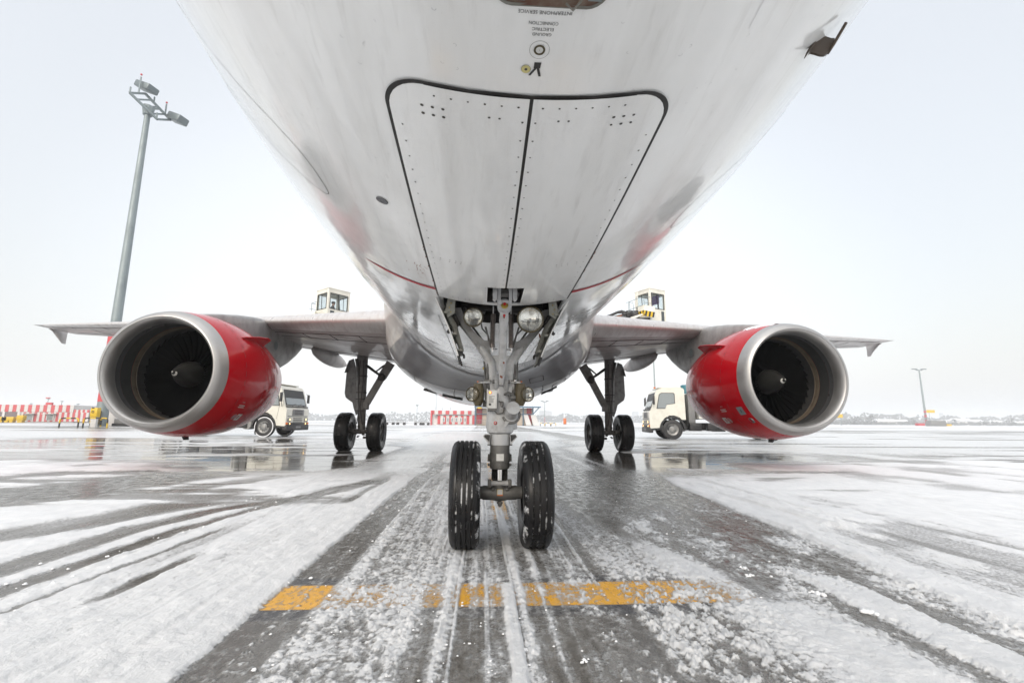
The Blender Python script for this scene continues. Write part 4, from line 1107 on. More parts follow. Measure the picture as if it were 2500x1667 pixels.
# lower housing and yoke up to the neck
mb.lathe((-.006, .0, 0), (0, 0, 1), [(.800, .075), (.815, .098), (.86, .108), (.93, .104), (1.0, .097), (1.10, .092), (1.16, .080)], 28, True)
mb.lathe((.075, .02, .0), (0, 0, 1), [(.835, .03), (.84, .05), (.93, .055), (.955, .04)], 18, True)
for s_ in (-1, 1):   # yoke cheeks
    mb.tube([(s_*.062-.006, -.03, 1.08), (s_*.072-.006, -.03, 1.16), (s_*.070-.006, -.03, 1.27), (s_*.078-.006, -.03, 1.34), (s_*.125-.004, -.02, 1.42), (s_*.20, -.0, 1.515), (s_*.29, .03, 1.625), (s_*.40, .07, 1.76), (s_*.44, .09, 1.84)], [.034, .036, .034, .035, .033, .025, .022, .022, .022], 14, flat=1.15)
# web between the arms
mb.prism([(-.10, -.01, 1.36), (-.09, -.01, 1.28), (.075, -.01, 1.28), (.09, -.01, 1.36), (.075, -.01, 1.40), (-.09, -.01, 1.40)], (0, .05, 0))
for s_ in (-1, 1):
    q = [A(x, y, -.03) for x, y in (((380, 470), (560, 470), (620, 640), (720, 790), (820, 900), (930, 985), (1010, 1000), (1030, 1180), (990, 1240), (900, 1200), (640, 850)) if s_ < 0 else ((2000, 480), (1850, 520), (1760, 700), (1640, 880), (1550, 960), (1440, 1010), (1390, 1000), (1380, 1180), (1420, 1240), (1500, 1190), (1760, 860)))]
    mb.use('gear_web').prism(q, (0, .018, 0)); mb.use('gear_grey')
gear = mb.build('nose_gear', None, plane, angle=40)
mb = MB().use('gear_dark')   # back plate, hoses, small brackets, bay clutter
for s_ in (-1, 1):
    mb.tube([(s_*.36, .1, 1.80), (s_*.2, .06, 1.60), (s_*.09, .03, 1.44)], .009, 6)
    mb.tube([(s_*.13, -.06, 1.62), (s_*.10, -.04, 1.52), (s_*.085, -.05, 1.46)], .007, 6)
    mb.tube([(s_*.105, -.05, 1.33), (s_*.112, -.06, 1.24), (s_*.108, -.05, 1.14), (s_*.10, -.06, 1.06)], .009, 7)
    mb.tube([(s_*.12, -.03, 1.30), (s_*.128, -.04, 1.20), (s_*.115, -.04, 1.10)], .007, 7)
    mb.box((s_*.118, -.05, 1.16), (.022, .04, .085)); mb.box((s_*.125, -.03, 1.03), (.03, .04, .05))
    mb.tube([(s_*.30, .05, 1.72), (s_*.17, -.02, 1.69)], .012, 7); mb.tube([(s_*.30, -.02, 1.70), (s_*.30, .1, 1.80)], .014, 7)
mb.tube([(.02, -.095, 1.095), (.05, -.11, 1.112), (.085, -.10, 1.092), (.10, -.09, 1.08)], .009, 8)
mb.tube([(-.02, -.10, 1.045), (.0, -.12, 1.035), (.012, -.12, 1.02)], .005, 6); mb.lathe((.002, -.12, 1.03), (0, -.5, -.9), [(-.01, .012), (.0, .014), (.02, .012), (.03, .008)], 12, True)
mb.sphere((.09, -.08, 1.075), .026, 8, (1.3, 1, .9))
for s_ in (-1, 1):
    for k in range(3):
        x = s_*(.085+.013*k)-.005; mb.tube([(x+s_*.02, .0, 1.36), (x+s_*.012, -.06, 1.24), (x, -.07-.01*k, 1.12), (x+s_*.002, -.06, 1.03), (x-s_*.02, -.085, .97)], .0038+.001*k, 6)
    for z in (1.20, 1.05): mb.box((s_*.098-.005, -.078, z), (.045, .014, .012))
    mb.tube([(s_*.17, -.12, 1.66), (s_*.155, -.08, 1.60), (s_*.11, -.03, 1.56), (s_*.10, .0, 1.48)], .006, 6)
    mb.tube([(s_*.36, .02, 1.78), (s_*.25, .06, 1.62), (s_*.15, .03, 1.5)], .007, 6)
    mb.use('orange_part').tube([(s_*.27+.04, .1, 1.60), (s_*.27+.045, .09, 1.565)], .007, 6); mb.use('gear_dark')
mb.tube([(-.06, -.1, .98), (-.03, -.115, .95), (.01, -.115, .96), (.02, -.1, 1.0)], .005, 6)
mb.use('brass').sphere((-.135, -.02, 1.30), .013, 6); mb.use('chrome').sphere((.10, -.10, 1.20), .012, 6)
mb.use('bay_dark')
mb.tube([(-.33, .2, 1.84), (.33, .2, 1.84)], .03, 10); mb.box((-.2, .25, 1.86), (.14, .1, .12), bev=.01); mb.box((.18, .25, 1.86), (.16, .1, .12), bev=.01)
mb.build('gear_hose', None, gear)
# drag brace
mb = MB().use('gear_grey')
P0 = Vector((-.004, -.12, 1.17)); P1 = A(1250, 455, -.36); P2 = A(1252, 250, -.42)
def L3(f): return P0.lerp(P1, f)
mb.tube([L3(0), L3(.10), L3(.16), L3(.20), L3(.30), L3(.75), L3(.84), L3(.92), L3(1.0)], [.020, .021, .023, .028, .0295, .0295, .035, .031, .031], 20)
for f in (.29, .68): mb.tube([L3(f), L3(f+.010)], .0308, 20)
mb.lathe(P1+Vector((0, .03, 0)), (0, -1, .12), [(0, .05), (.06, .05), (.066, .046), (.066, .03)], 26, True)
for xa, xb in ((1140, 1192), (1318, 1372)):
    mb.prism([A(xa, 150, -.42), A(xb, 150, -.42), A(xb, 330, -.40), A(xb+(12 if xa < 1200 else -12), 420, -.38), A(xa-(4 if xa < 1200 else -4), 400, -.38)], (0, .05, 0))
mb.prism([A(1150, 360, -.385), A(1362, 360, -.385), A(1340, 430, -.375), A(1170, 430, -.375)], (0, .04, 0))
for xa, xb in ((1066, 1134), (1384, 1452)):
    mb.prism([A(xa, 138, -.44), A(xb, 138, -.44), A(xb, 335, -.42), A((xa+xb)/2, 362, -.42), A(xa, 335, -.42)], (0, .05, 0))
mb.use('gear_dark').tube([A(1050, 240, -.40), A(1480, 240, -.40)], .016, 14); mb.tube([A(1196, 250, -.41), A(1314, 250, -.41)], .022, 16); mb.tube([A(1200, 195, -.41), A(1310, 195, -.41)], .012, 12)
mb.use('brass').lathe(P1+Vector((0, -.035, .004)), (0, -1, .12), [(0, .026), (.004, .026), (.005, .018), (.008, .016)], 22, True)
mb.use('red_part').lathe(P1+Vector((0, -.04, .010)), (0, -1, .12), [(0, .011), (.012, .010)], 14, True); mb.sphere(P1+Vector((-.001, -.02, -.066)), .010, 7)
mb.use('rust_brown')
for f, dx in ((.28, .010), (.10, -.008), (.09, .0), (.86, 0)): mb.sphere(L3(f)+Vector((dx, -.036, 0)), .006, 6, (1, .3, 1.4))
mb.build('drag_brace', None, gear)
for s_ in (-1, 1):   # lugs and pin
    mb = MB().use('gear_grey'); mb.tube([(s_*.036-.004, -.05, 1.235), (s_*.036-.004, -.105, 1.19), (s_*.036-.004, -.06, 1.13)], [.018, .021, .018], 12, flat=1.0)
    mb.use('gear_dark').tube([(s_*.05-.004, -.105, 1.19), (s_*.066-.004, -.105, 1.19)], .014, 12); mb.build('lug', None, gear)
# springs
for s_ in (-1, 1):
    xt = -.075 if s_ < 0 else .068
    mb = MB().use('spring_steel'); pts = []; turns = 24; a0 = Vector((xt, -.10, 1.465)); a1 = Vector((xt-.003*s_, -.12, 1.705))
    for i in range(turns*10+1):
        t = 2*PI*i/10; q = i/(turns*10); c = a0.lerp(a1, q); pts.append(c+Vector((math.cos(t)*.0175, math.sin(t)*.0175, 0)))
    mb.tube(pts, .0037, 5); mb.use('bay_dark').tube([a0-Vector((0, 0, .012)), a1+Vector((0, 0, .004))], .0125, 10); mb.use('spring_steel').tube([a0-Vector((0, 0, .016)), a0+Vector((0, 0, .012))], .020, 12)
    mb.use('gear_grey').tube([a1, a1+Vector((0, -.01, .12))], .005, 8)
    mb.use('chrome').tube([a0-Vector((0, 0, .05)), a0-Vector((0, 0, .012))], [.004, .006], 8); mb.tube([a0-Vector((0, 0, .03)), a0+Vector((-s_*.04, 0, -.03))], .006, 8)
    mb.build('spring', None, gear)
# lamps
def lamp(name, c, n_, r, hous, deep, core=None, parent=gear):
    c = Vector(c); n_ = Vector(n_).normalized(); mb = MB().use(hous)
    mb.lathe(c, n_, [(.006, r*.93), (.010, r), (.0, r*1.05), (-.012, r*1.05), (-.02, r), (-deep*.6, r*.92), (-deep, r*.45)], 32, True) if False else mb.lathe(c, n_, [(.004, r*.93), (.008, r*.97), (.004, r*1.04), (-.012, r*1.05), (-.02, r), (-deep*.6, r*.92), (-deep, r*.4), (-deep, .001)], 32)
    mb.use('reflector'); mb.lathe(c, n_, [(.0, r*.93), (-.010, r*.88), (-.024, r*.70), (-.036, r*.45), (-.042, r*.2), (-.043, .001)], 32)
    mb.use('gear_grey').tube([c-n_*.04, c-n_*.012], [.008, .011], 10)
    mb.use('label_white').tube([c-n_*.02-frame_from(n_)[0]*r*.5, c-n_*.016+frame_from(n_)[0]*r*.5], .003, 6)
    mb.use('lens_glass'); mb.lathe(c, n_, [(.001, r*.94), (.006, r*.8), (.010, r*.5), (.0115, r*.2), (.012, .001)], 32)
    return mb.build(name, None, parent, fix=False)
lamp('landing_light', A(755, 617, -.16), (-.02, -1, .06), .072, 'olive', .07)
lamp('landing_light', A(1665, 650, -.18), (.0, -1, .03), .098, 'olive', .09)
l1_ = lamp('turnoff_light', B(413, 642, -.11), (-.62, -1, .02), .054, 'olive', .075)
l2_ = lamp('turnoff_light', B(1480, 645, -.11), (.56, -1, .02), .054, 'olive', .075)
for s_, px_ in ((-1, 530), (1, 1340)):
    mb = MB().use('olive'); c = B(px_, 640, -.08)
    mb.tube([c+Vector((0, 0, .078)), c+Vector((0, 0, .03)), c+Vector((0, 0, -.05)), c+Vector((0, 0, -.09))], [.034, .044, .042, .022], 12)
    mb.use('gear_grey').bar(c+Vector((-s_*.005, 0, .085)), c+Vector((s_*-.085, .02, .09)), .04, .012); mb.bar(c+Vector((-s_*.055, .02, .08)), c+Vector((-s_*.075, .02, .0)), .02, .02)
    mb.use('orange_part').tube([c+Vector((s_*.005, -.01, .088)), c+Vector((s_*.005, -.01, .096))], .006, 8)
    mb.build('lamp_bracket', None, gear)
# control box with the orange light
mb = MB().use('label_white'); bc = B(800, 740, -.145); mb.box(bc, (.066, .028, .134), bev=.004)
mb.bar(bc+Vector((-.038, 0, .075)), bc+Vector((-.038, 0, -.08)), .006, .034)
mb.use('gear_dark').box(bc+Vector((.0, .004, -.074)), (.066, .03, .016))
f0 = bc+Vector((0, -.0145, 0))
mb.use('red_part').lathe(f0+Vector((-.017, .001, .048)), (0, -1, 0), [(0, .011), (.004, .010)], 16, True)
mb.use('amber_lamp').sphere(f0+Vector((-.017, -.003, .048)), .0075, 7); mb.use('lamp_core').sphere(f0+Vector((-.017, -.0075, .048)), .0045, 6)
mb.use('dark_text').lathe(f0+Vector((-.018, .0, -.038)), (0, -1, 0), [(0, .009), (.006, .0085)], 12, True)
rw = random.Random(2)
for i in range(11):
    w = rw.uniform(.022, .044); mb.box(f0+Vector((-.026+w/2, -.0004, .024-.0048*i)), (w, .0006, .0015))
mb.build('control_box', None, gear)
# steering motor pointing forward and up
mb = MB().use('gear_grey'); sc0 = Vector((.070, -.06, .935)); sc1 = B(1200, 905, -.20); dd = (sc1-sc0)
mb.lathe(sc0, dd, [(0, .062), (.03, .064), (.035, .052)], 28, True); mb.lathe(sc0, dd, [(.035, .047), (dd.length-.012, .047), (dd.length-.010, .050), (dd.length, .050), (dd.length+.001, .001)], 28)
mb.use('gear_dark').lathe(sc0, dd, [(.02, .073), (.032, .073), (.034, .052)], 28)
for k in range(10):
    a, b = frame_from(dd); mb.use('chrome').sphere(sc0+dd.normalized()*.036+a*math.cos(k*.628)*.062+b*math.sin(k*.628)*.062, .0045, 5)
mb.use('gear_grey').prism([(.025, -.115, .90), (.06, -.115, .895), (.03, -.115, .86), (.02, -.115, .858)], (0, .012, 0))
mb.use('red_part').lathe((-.045, -.105, .885), (0, -1, 0), [(0, .013), (.004, .012), (.006, .006)], 14); mb.use('label_white').sphere((-.045, -.112, .885), .006, 6)
mb.build('steering_motor', None, gear)
# shock strut
mb = MB().use('gear_grey'); mb.lathe((-.006, .0, 0), (0, 0, 1), [(.722, .076), (.81, .078)], 32, True)
mb.use('gear_dark').lathe((-.006, .0, 0), (0, 0, 1), [(.722, .0765), (.72, .074), (.672, .074), (.670, .077), (.60, .0775), (.598, .074), (.552, .073), (.548, .066)], 32, True)
mb.use('label_white').box((-.006, -.0755, .635), (.055, .004, .05))
for dx in (-1, 1):
    mb.use('gear_dark').tube([(dx*.079-.006, 0, .655), (dx*.082-.006, 0, .60)], .010, 8); mb.lathe((dx*.072-.006, -.01, .577), (dx, 0, 0), [(0, .012), (.014, .009), (.02, .001)], 10)
mb.lathe((-.006, -.072, .577), (0, -1, 0), [(0, .013), (.006, .011), (.007, .001)], 14)
mb.tube([(-.10, 0, .723), (.088, 0, .723)], .006, 8)
mb.use('chrome').lathe((-.006, .0, 0), (0, 0, 1), [(.545, .061), (.47, .061)], 32)
mb.build('shock_strut', None, gear)
for s_ in (-1, 1):
    mb = MB().use('gear_grey'); x0 = s_*.07-.006; mb.prism([(x0, -.03, .80), (x0+s_*.045, -.03, .805), (x0+s_*.06, -.03, .785), (x0+s_*.01, -.03, .725)], (0, .05, 0))
    mb.use('bay_dark').prism([(x0+s_*.005, -.058, .797), (x0+s_*.043, -.058, .799), (x0+s_*.052, -.058, .785), (x0+s_*.012, -.058, .748)], (0, .008, 0)); mb.build('tow_lug', None, gear)
# axle beam and jacking block
mb = MB().use('gear_dark'); mb.tube([(-.17, 0, .376), (-.135, 0, .376), (-.125, 0, .376), (-.06, 0, .372), (-.006, 0, .37), (.05, 0, .372), (.115, 0, .376), (.125, 0, .376), (.16, 0, .376)], [.044, .047, .052, .050, .060, .050, .052, .047, .044], 24)
mb.tube([(-.006, 0, .545), (-.006, 0, .40)], [.056, .052], 24)
mb.use('gear_grey').tube([(-.095, -.045, .447), (.083, -.045, .447)], .018, 14)
for dx in (-.08, .068): mb.use('gear_dark').box((dx, -.04, .447), (.028, .05, .056), bev=.006); mb.sphere((dx*.7, -.05, .405), .013, 6)
mb.use('brass').box((-.004, -.061, .385), (.042, .004, .044)); mb.use('gear_grey').box((-.004, -.0635, .387), (.037, .003, .036)); mb.use('orange_part').box((-.004, -.064, .365), (.042, .003, .006))
mb.use('gear_dark').lathe((-.004, -.045, .315), (0, 0, -1), [(0, .022), (.010, .022), (.012, .016), (.022, .016), (.032, .008), (.036, .001)], 16)
mb.build('axle_beam', None, gear)

def wheel(name, R, Wd, grooves, rimR, seg=96, snow=True, label=None):
    """axle along X, centre at the origin"""
    h = Wd/2; prof = []
    prof += [(-h*.62, rimR), (-h*.80, rimR*1.08), (-h*.97, R*.74), (-h*1.0, R*.82), (-h*.97, R*.89), (-h*.86, R*.955), (-h*.72, R*.985)]
    xs_ = []
    gx = [(-.5+ (i+1)/(grooves+1))*Wd*.80 for i in range(grooves)] if grooves else []
    pts = [(-h*.62, R*.995)]
    for g_ in gx: pts += [(g_-.0060, R*1.0), (g_-.0042, R-.009), (g_+.0042, R-.009), (g_+.0060, R*1.0)]
    prof += pts + [(h*.62, R*.995), (h*.72, R*.985), (h*.86, R*.955), (h*.97, R*.89), (h*1.0, R*.82), (h*.97, R*.74), (h*.80, rimR*1.08), (h*.62, rimR)]
    vs = []; sn = []
    for x, r in prof:
        for k in range(seg):
            t = 2*PI*k/seg; z = math.sin(t)*r; y = math.cos(t)*r
            if z < -(R-.010): z = -(R-.010)
            vs.append((x, y, z))
            g_ = any(abs(x-q) < .005 for q in gx); sh = abs(x) > h*.66 and r > R*.84
            sn.append((.475 if g_ else .47 if (sh and x > 0) else .40 if sh else .26) if snow else .18)
    fs = [(i*seg+k, i*seg+(k+1) % seg, (i+1)*seg+(k+1) % seg, (i+1)*seg+k) for i in range(len(prof)-1) for k in range(seg)]
    mb = MB().use('tyre'); mb.add(vs, fs); o = mb.build(name, None, plane, angle=30, fix=True)
    at_ = o.data.attributes.new('snowy', 'FLOAT', 'POINT'); at_.data.foreach_set('value', sn)
    mb = MB().use('gear_dark')
    for s_ in (-1, 1):
        mb.lathe((0, 0, 0), (s_, 0, 0), [(h*.60, rimR*1.03), (h*.66, rimR*1.02), (h*.62, rimR*.9), (h*.25, rimR*.82), (h*.22, rimR*.45), (h*.55, rimR*.38), (h*.62, rimR*.30), (h*.62, .001)], 36)
        for k in range(10): mb.lathe((s_*h*.22, math.cos(k*.628)*rimR*.68, math.sin(k*.628)*rimR*.68), (s_, 0, 0), [(0, rimR*.07), (.012, rimR*.07), (.013, .001)], 8)
    mb.build('rim', None, o)
    return o
w1 = wheel('nose_wheel', .381, .215, 4, .19); w1.location = (-.255, 0, .371)
w2 = wheel('nose_wheel', .381, .215, 3, .19); w2.location = (.255, 0, .371); w2.rotation_euler = (.9, 0, 0); w2.rotation_euler = (0, 0, PI)

# main gear ----------------------------------------------------------------------------
def make_main(s_):
    def m_(p): p = Vector(p); return Vector((s_*p.x, p.y, p.z))
    mb = MB().use('mg_grey')
    mb.tube([m_((3.90, 11.04, 3.1)), m_((3.88, 11.04, 2.8)), m_((3.86, 11.04, 1.9)), m_((3.84, 11.04, 1.35)), m_((3.83, 11.04, 1.15))], [.17, .165, .15, .14, .15], 20)
    mb.tube([m_((3.80, 11.04, 1.15)), m_((3.79, 11.04, .62))], [.115, .11], 18)
    mb.tube([m_((3.32, 11.04, .575)), m_((4.26, 11.04, .575))], [.075, .075], 16)
    for z in (2.25, 1.75, 1.55, 1.2): mb.use('mg_dark').tube([m_((3.86, 11.04, z)), m_((3.86, 11.04, z-.03))], .165, 18)
    mb.use('mg_grey').box(m_((3.68, 11.0, 1.33)), (.16, .2, .22), bev=.03)
    mb.use('mg_dark').tube([m_((3.80, 10.88, 2.7)), m_((3.78, 10.88, 2.0)), m_((3.83, 10.89, 1.3)), m_((3.75, 10.9, .8))], .016, 6); mb.tube([m_((3.9, 10.88, 2.7)), m_((3.92, 10.88, 1.9)), m_((3.86, 10.89, 1.25)), m_((3.9, 10.9, .8))], .014, 6)
    rr = random.Random(6)
    for i in range(26): mb.box(m_((3.79+rr.gauss(0, .13), 10.92+rr.uniform(-.06, .1), .60+rr.gauss(0, .11))), (rr.uniform(.03, .09), .08, rr.uniform(.02, .08)))
    g_ = mb.build('main_gear', None, plane, angle=40)
    mb = MB().use('mg_grey')
    def GG(x, y, Y=11.0): p = G(x, y, Y); return m_(p)
    mb.bar(GG(255, 195), GG(375, 405), .26, .10, up=(0, 1, 0)); mb.bar(GG(375, 405), GG(575, 780), .20, .10, up=(0, 1, 0))
    mb.use('mg_dark').sphere(GG(375, 405), .13, 8); mb.tube([GG(210, 220), GG(320, 400)], .03, 8); mb.build('side_stay', None, g_)
    mb = MB().use('mg_dark'); mb.tube([GG(395, 380), GG(470, 330), GG(560, 265), GG(720, 160)], [.035, .04, .045, .035], 8); mb.tube([GG(300, 205), GG(370, 250), GG(465, 330)], [.022, .03, .02], 8)
    mb.tube([GG(735, 150, 10.9), GG(700, 330, 10.9), GG(690, 520, 10.9)], [.055, .05, .02], 8); mb.build('lock_link', None, g_)
    mb = MB().use('mg_grey'); dp = [(770, 150), (835, 180), (860, 340), (878, 640), (862, 705), (768, 775), (748, 860), (715, 950), (690, 925), (700, 640), (715, 350)]
    mb.prism([GG(x, y, 11.15+.15*(x-700)/180) for x, y in dp], (0, .05, 0)); mb.use('mg_dark').prism([GG(845, 200, 11.2), GG(893, 355, 11.2), GG(850, 345, 11.2)], (0, .03, 0)); mb.build('gear_door', None, g_)
for s_ in (-1, 1): make_main(s_)
wm = None
for s_ in (-1, 1):
    for dx in (-.464, .464):
        if wm is None: wm = wheel('main_wheel', .572, .41, 3, .27, 72, snow=False); o = wm
        else: o = copy_tree(wm, plane)
        o.location = (s_*3.795+dx, 11.04, .562)
#=====SPLIT_REST
# ------------------------------------------------------------------ de-icing trucks
def truck_wheel(name, parent, x, y, R=.53, w=.30):
    mb = MB().use('truck_black'); mb.lathe((x, y-w/2, R), (0, 1, 0), [(0, R*.60), (-.005, R*.75), (.02, R*.95), (.06, R), (w-.06, R), (w-.02, R*.95), (w+.005, R*.75), (w, R*.60)], 32)
    mb.use('snow_white'); mb.lathe((x, y-w/2-.004, R), (0, 1, 0), [(.016, R*.90), (.012, R*.955), (.03, R*.985)], 32)
    o = mb.build(name, None, parent)
    mb = MB().use('truck_steel')
    for s_, y0 in ((-1, y-w/2), (1, y+w/2)):
        mb.lathe((x, y0, R), (0, s_, 0), [(0, R*.60), (-.03, R*.56), (-.05, R*.42), (-.02, R*.30), (.02, R*.22), (.03, R*.12), (.03, .001)], 24)
    mb.use('truck_black')
    for k in range(10): mb.disc((x+math.cos(k*.628)*R*.42, y-w/2+.035, R+math.sin(k*.628)*R*.42), (0, -1, 0), .022, 8)
    mb.build('rim', None, o)
    return o
def person_mesh(name, pts, label, parent=None, hair=True):
    pass
def make_truck(label, loc, rz, boom):
    """front towards local +X, near side is local -Y"""
    t = thing('deicing_truck', label, 'deicing truck', loc, rz, 'aircraft deicing trucks behind the engines')
    mb = MB().use('truck_black'); mb.box((-3.75, 0, .78), (7.2, .9, .22)); mb.box((-.55, 0, .62), (1.3, 2.2, .28), bev=.04)
    for x in (-2.3, -3.2, -4.9): mb.box((x, -1.0, .68), (.6, .42, .42), bev=.03); mb.box((x, 1.0, .68), (.6, .42, .42), bev=.03)
    mb.use('truck_grey').box((-4.1, -1.02, .66), (.7, .4, .5), bev=.03); mb.use('truck_steel').lathe((-2.05, -1.15, .68), (0, 1, 0), [(0, .0), (0, .28), (.5, .28), (.5, 0)], 20)
    mb.use('truck_black').tube([(-1.45, -1.12, 1.2), (-1.5, -1.15, .7), (-1.55, -1.15, .22)], .03, 6); mb.box((-1.55, -1.0, .4), (.03, .3, .5))
    mb.build('chassis', None, t)
    # cab: side profile extruded across
    prof = [(0.0, .58), (.06, .62), (.08, 1.45), (-.04, 1.62), (-.30, 2.52), (-.42, 2.68), (-.75, 2.76), (-1.72, 2.74), (-1.80, 2.66), (-1.82, 1.05), (-1.62, 1.05), (-1.50, 1.17), (-1.22, 1.28), (-.95, 1.27), (-.70, 1.12), (-.58, .92), (-.52, .62)]
    mb = MB().use('truck_cream'); n = len(prof)
    L = [(x, -1.15, z) for x, z in prof]; R = [(x, 1.15, z) for x, z in prof]
    mb.add(L+R, [(i, (i+1) % n, n+(i+1) % n, n+i) for i in range(n)])
    mb.add(L, [tuple(reversed(range(n)))]); mb.add(R, [tuple(range(n))])
    mb.use('truck_cream').box((-1.1, 0, 2.78), (1.2, 1.9, .06), bev=.02)
    cab = mb.build('cab', None, t, angle=25)
    def win(pts, name='window', y=-1.156, th=.012, fr='truck_black', gl='glass_grey'):
        mb = MB().use(fr); c = Vector((sum(p[0] for p in pts)/len(pts), 0, sum(p[1] for p in pts)/len(pts)))
        mb.prism([(p[0]+(p[0]-c.x)*.09, y, p[1]+(p[1]-c.z)*.07) for p in pts], (0, th, 0)); o = mb.build(name, None, cab)
        mb = MB().use(gl); mb.prism([(p[0], y+(-1 if y < 0 else 1)*.008, p[1]) for p in pts], (0, .004, 0)); mb.build('pane', None, cab)
    sw = [(-.36, 1.66), (-.50, 2.38), (-.62, 2.46), (-1.20, 2.46), (-1.26, 2.40), (-1.26, 1.92), (-.86, 1.86), (-.78, 1.66)]
    win(sw); win(sw, y=1.156)
    # windscreen
    mb = MB().use('truck_black'); q = [(-.062, -1.05, 1.66), (-.062, 1.05, 1.66), (-.295, .98, 2.50), (-.295, -.98, 2.50)]
    mb.prism([(x+.012, y, z) for x, y, z in q], (.012, 0, .003)); mb.build('windscreen_frame', None, cab)
    mb = MB().use('glass_grey'); mb.prism([(x+.024, y*.93, z+(.04 if z < 2 else -.10)) for x, y, z in q], (.006, 0, .002)); mb.build('windscreen', None, cab)
    mb = MB().use('truck_black')
    for y in (-.5, .1, .6): mb.tube([(.0, y, 1.62), (-.05, y+.45, 1.78)], .012, 5)
    mb.bar((.02, -1.1, 1.60), (.02, 1.1, 1.60), .06, .05); mb.build('wiper', None, cab)
    mb = MB().use('truck_grey'); mb.box((.085, 0, 1.30), (.05, 1.15, .32), bev=.015); mb.use('truck_black')
    for k in range(3): mb.box((.114, 0, 1.21+.09*k), (.012, .8, .035))
    for k in range(4): mb.box((.096, 0, .72+.09*k), (.04, .9, .03))
    mb.box((.075, 0, 1.09), (.03, 2.0, .03))
    mb.build('grille', None, cab)
    for y in (-.85, .85):
        mb = MB().use('truck_steel'); mb.box((.085, y, .90), (.05, .34, .20), bev=.02); mb.use('headlamp_lit').sphere((.11, y*.96, .92), .055, 7, (.5, 1, 1)); mb.sphere((.11, y*.96, .70), .04, 7, (.5, 1, 1))
        mb.use('orange_part').box((.09, y*1.25, .72), (.05, .14, .10)); mb.build('headlight', None, cab)
    mb = MB().use('truck_black'); mb.box((.02, 0, .50), (.26, 2.28, .30), bev=.05); mb.use('truck_grey').box((.152, 0, .52), (.01, .5, .11)); mb.build('bumper', None, t)
    mb = MB().use('truck_black'); mb.tube([(-.16, -1.15, 2.35), (-.14, -1.38, 2.30)], .015, 5); mb.box((-.14, -1.40, 2.08), (.10, .16, .48), bev=.03); mb.tube([(-.14, -1.36, 1.85), (-.2, -1.16, 1.6)], .014, 5); mb.build('mirror', None, cab); mb = MB().use('truck_black'); mb.tube([(-.16, 1.15, 2.35), (-.14, 1.38, 2.30)], .015, 5); mb.box((-.14, 1.40, 2.08), (.10, .16, .48), bev=.03); mb.build('mirror', None, cab)
    mb = MB().use('black_paint'); mb.box((-1.17, -1.16, 1.68), (.20, .02, .07)); mb.build('handle', None, cab)
    mb = MB().use('line'); mb.bar((-.44, -1.154, .95), (-.34, -1.154, 1.62), .008, .012); mb.build('door_seam', None, cab); mb = MB().use('line'); mb.bar((-1.33, -1.154, 1.3), (-1.33, -1.154, 2.5), .008, .012); mb.build('door_seam', None, cab)
    mb = MB().use('orange_part'); mb.tube([(-.62, -.8, 2.77), (-.62, -.8, 2.93)], .06, 10); mb.build('beacon', None, cab)
    for x in (-1.12, -6.2):
        for y in (-.98, .98): truck_wheel('wheel', t, x, y)
    for y in (-1.16, .90):
        mb = MB().use('truck_black')
        mb.grid([[(-1.12+math.cos(a)*r, y+dy, .53+math.sin(a)*r*1.02) for a in [PI*.02+PI*.96*k/16 for k in range(17)]] for r, dy in ((.60, 0), (.69, 0), (.69, .26), (.60, .26), (.60, 0))]); mb.build('wheel_arch', None, t)
    # tank body behind the cab
    mb = MB().use('truck_white'); mb.box((-5.1, 0, 1.75), (5.2, 2.3, 1.35), bev=.06); mb.use('blue_stripe').box((-4.5, -1.156, 1.28), (3.6, .012, .26)); mb.box((-4.5, 1.156, 1.28), (3.6, .012, .26))
    mb.use('truck_steel').box((-2.6, -1.16, 1.35), (.10, .02, .5)); mb.use('truck_grey').box((-2.2, 0, 1.6), (.35, 1.9, 1.7), bev=.03); mb.use('truck_black').tube([(-2.0, -.9, 2.8), (-2.0, -.9, 1.0)], .06, 8)
    mb.use('teal').lathe((-2.35, -.75, 2.55), (0, 0, 1), [(0, .0), (0, .28), (.45, .28), (.5, .2), (.5, 0)], 18); mb.use('truck_white').box((-2.6, .1, 2.75), (.5, .7, .4), bev=.03)
    mb.build('tank_body', None, t)
    t_, f_ = text_mesh('C'); mb = MB().use('truck_white'); mb.add([(-2.95+u*.13, -1.166, 1.20+v*.16) for u, v in t_], f_); mb.build('marking_text', None, t, smooth=False, fix=False)
    return t

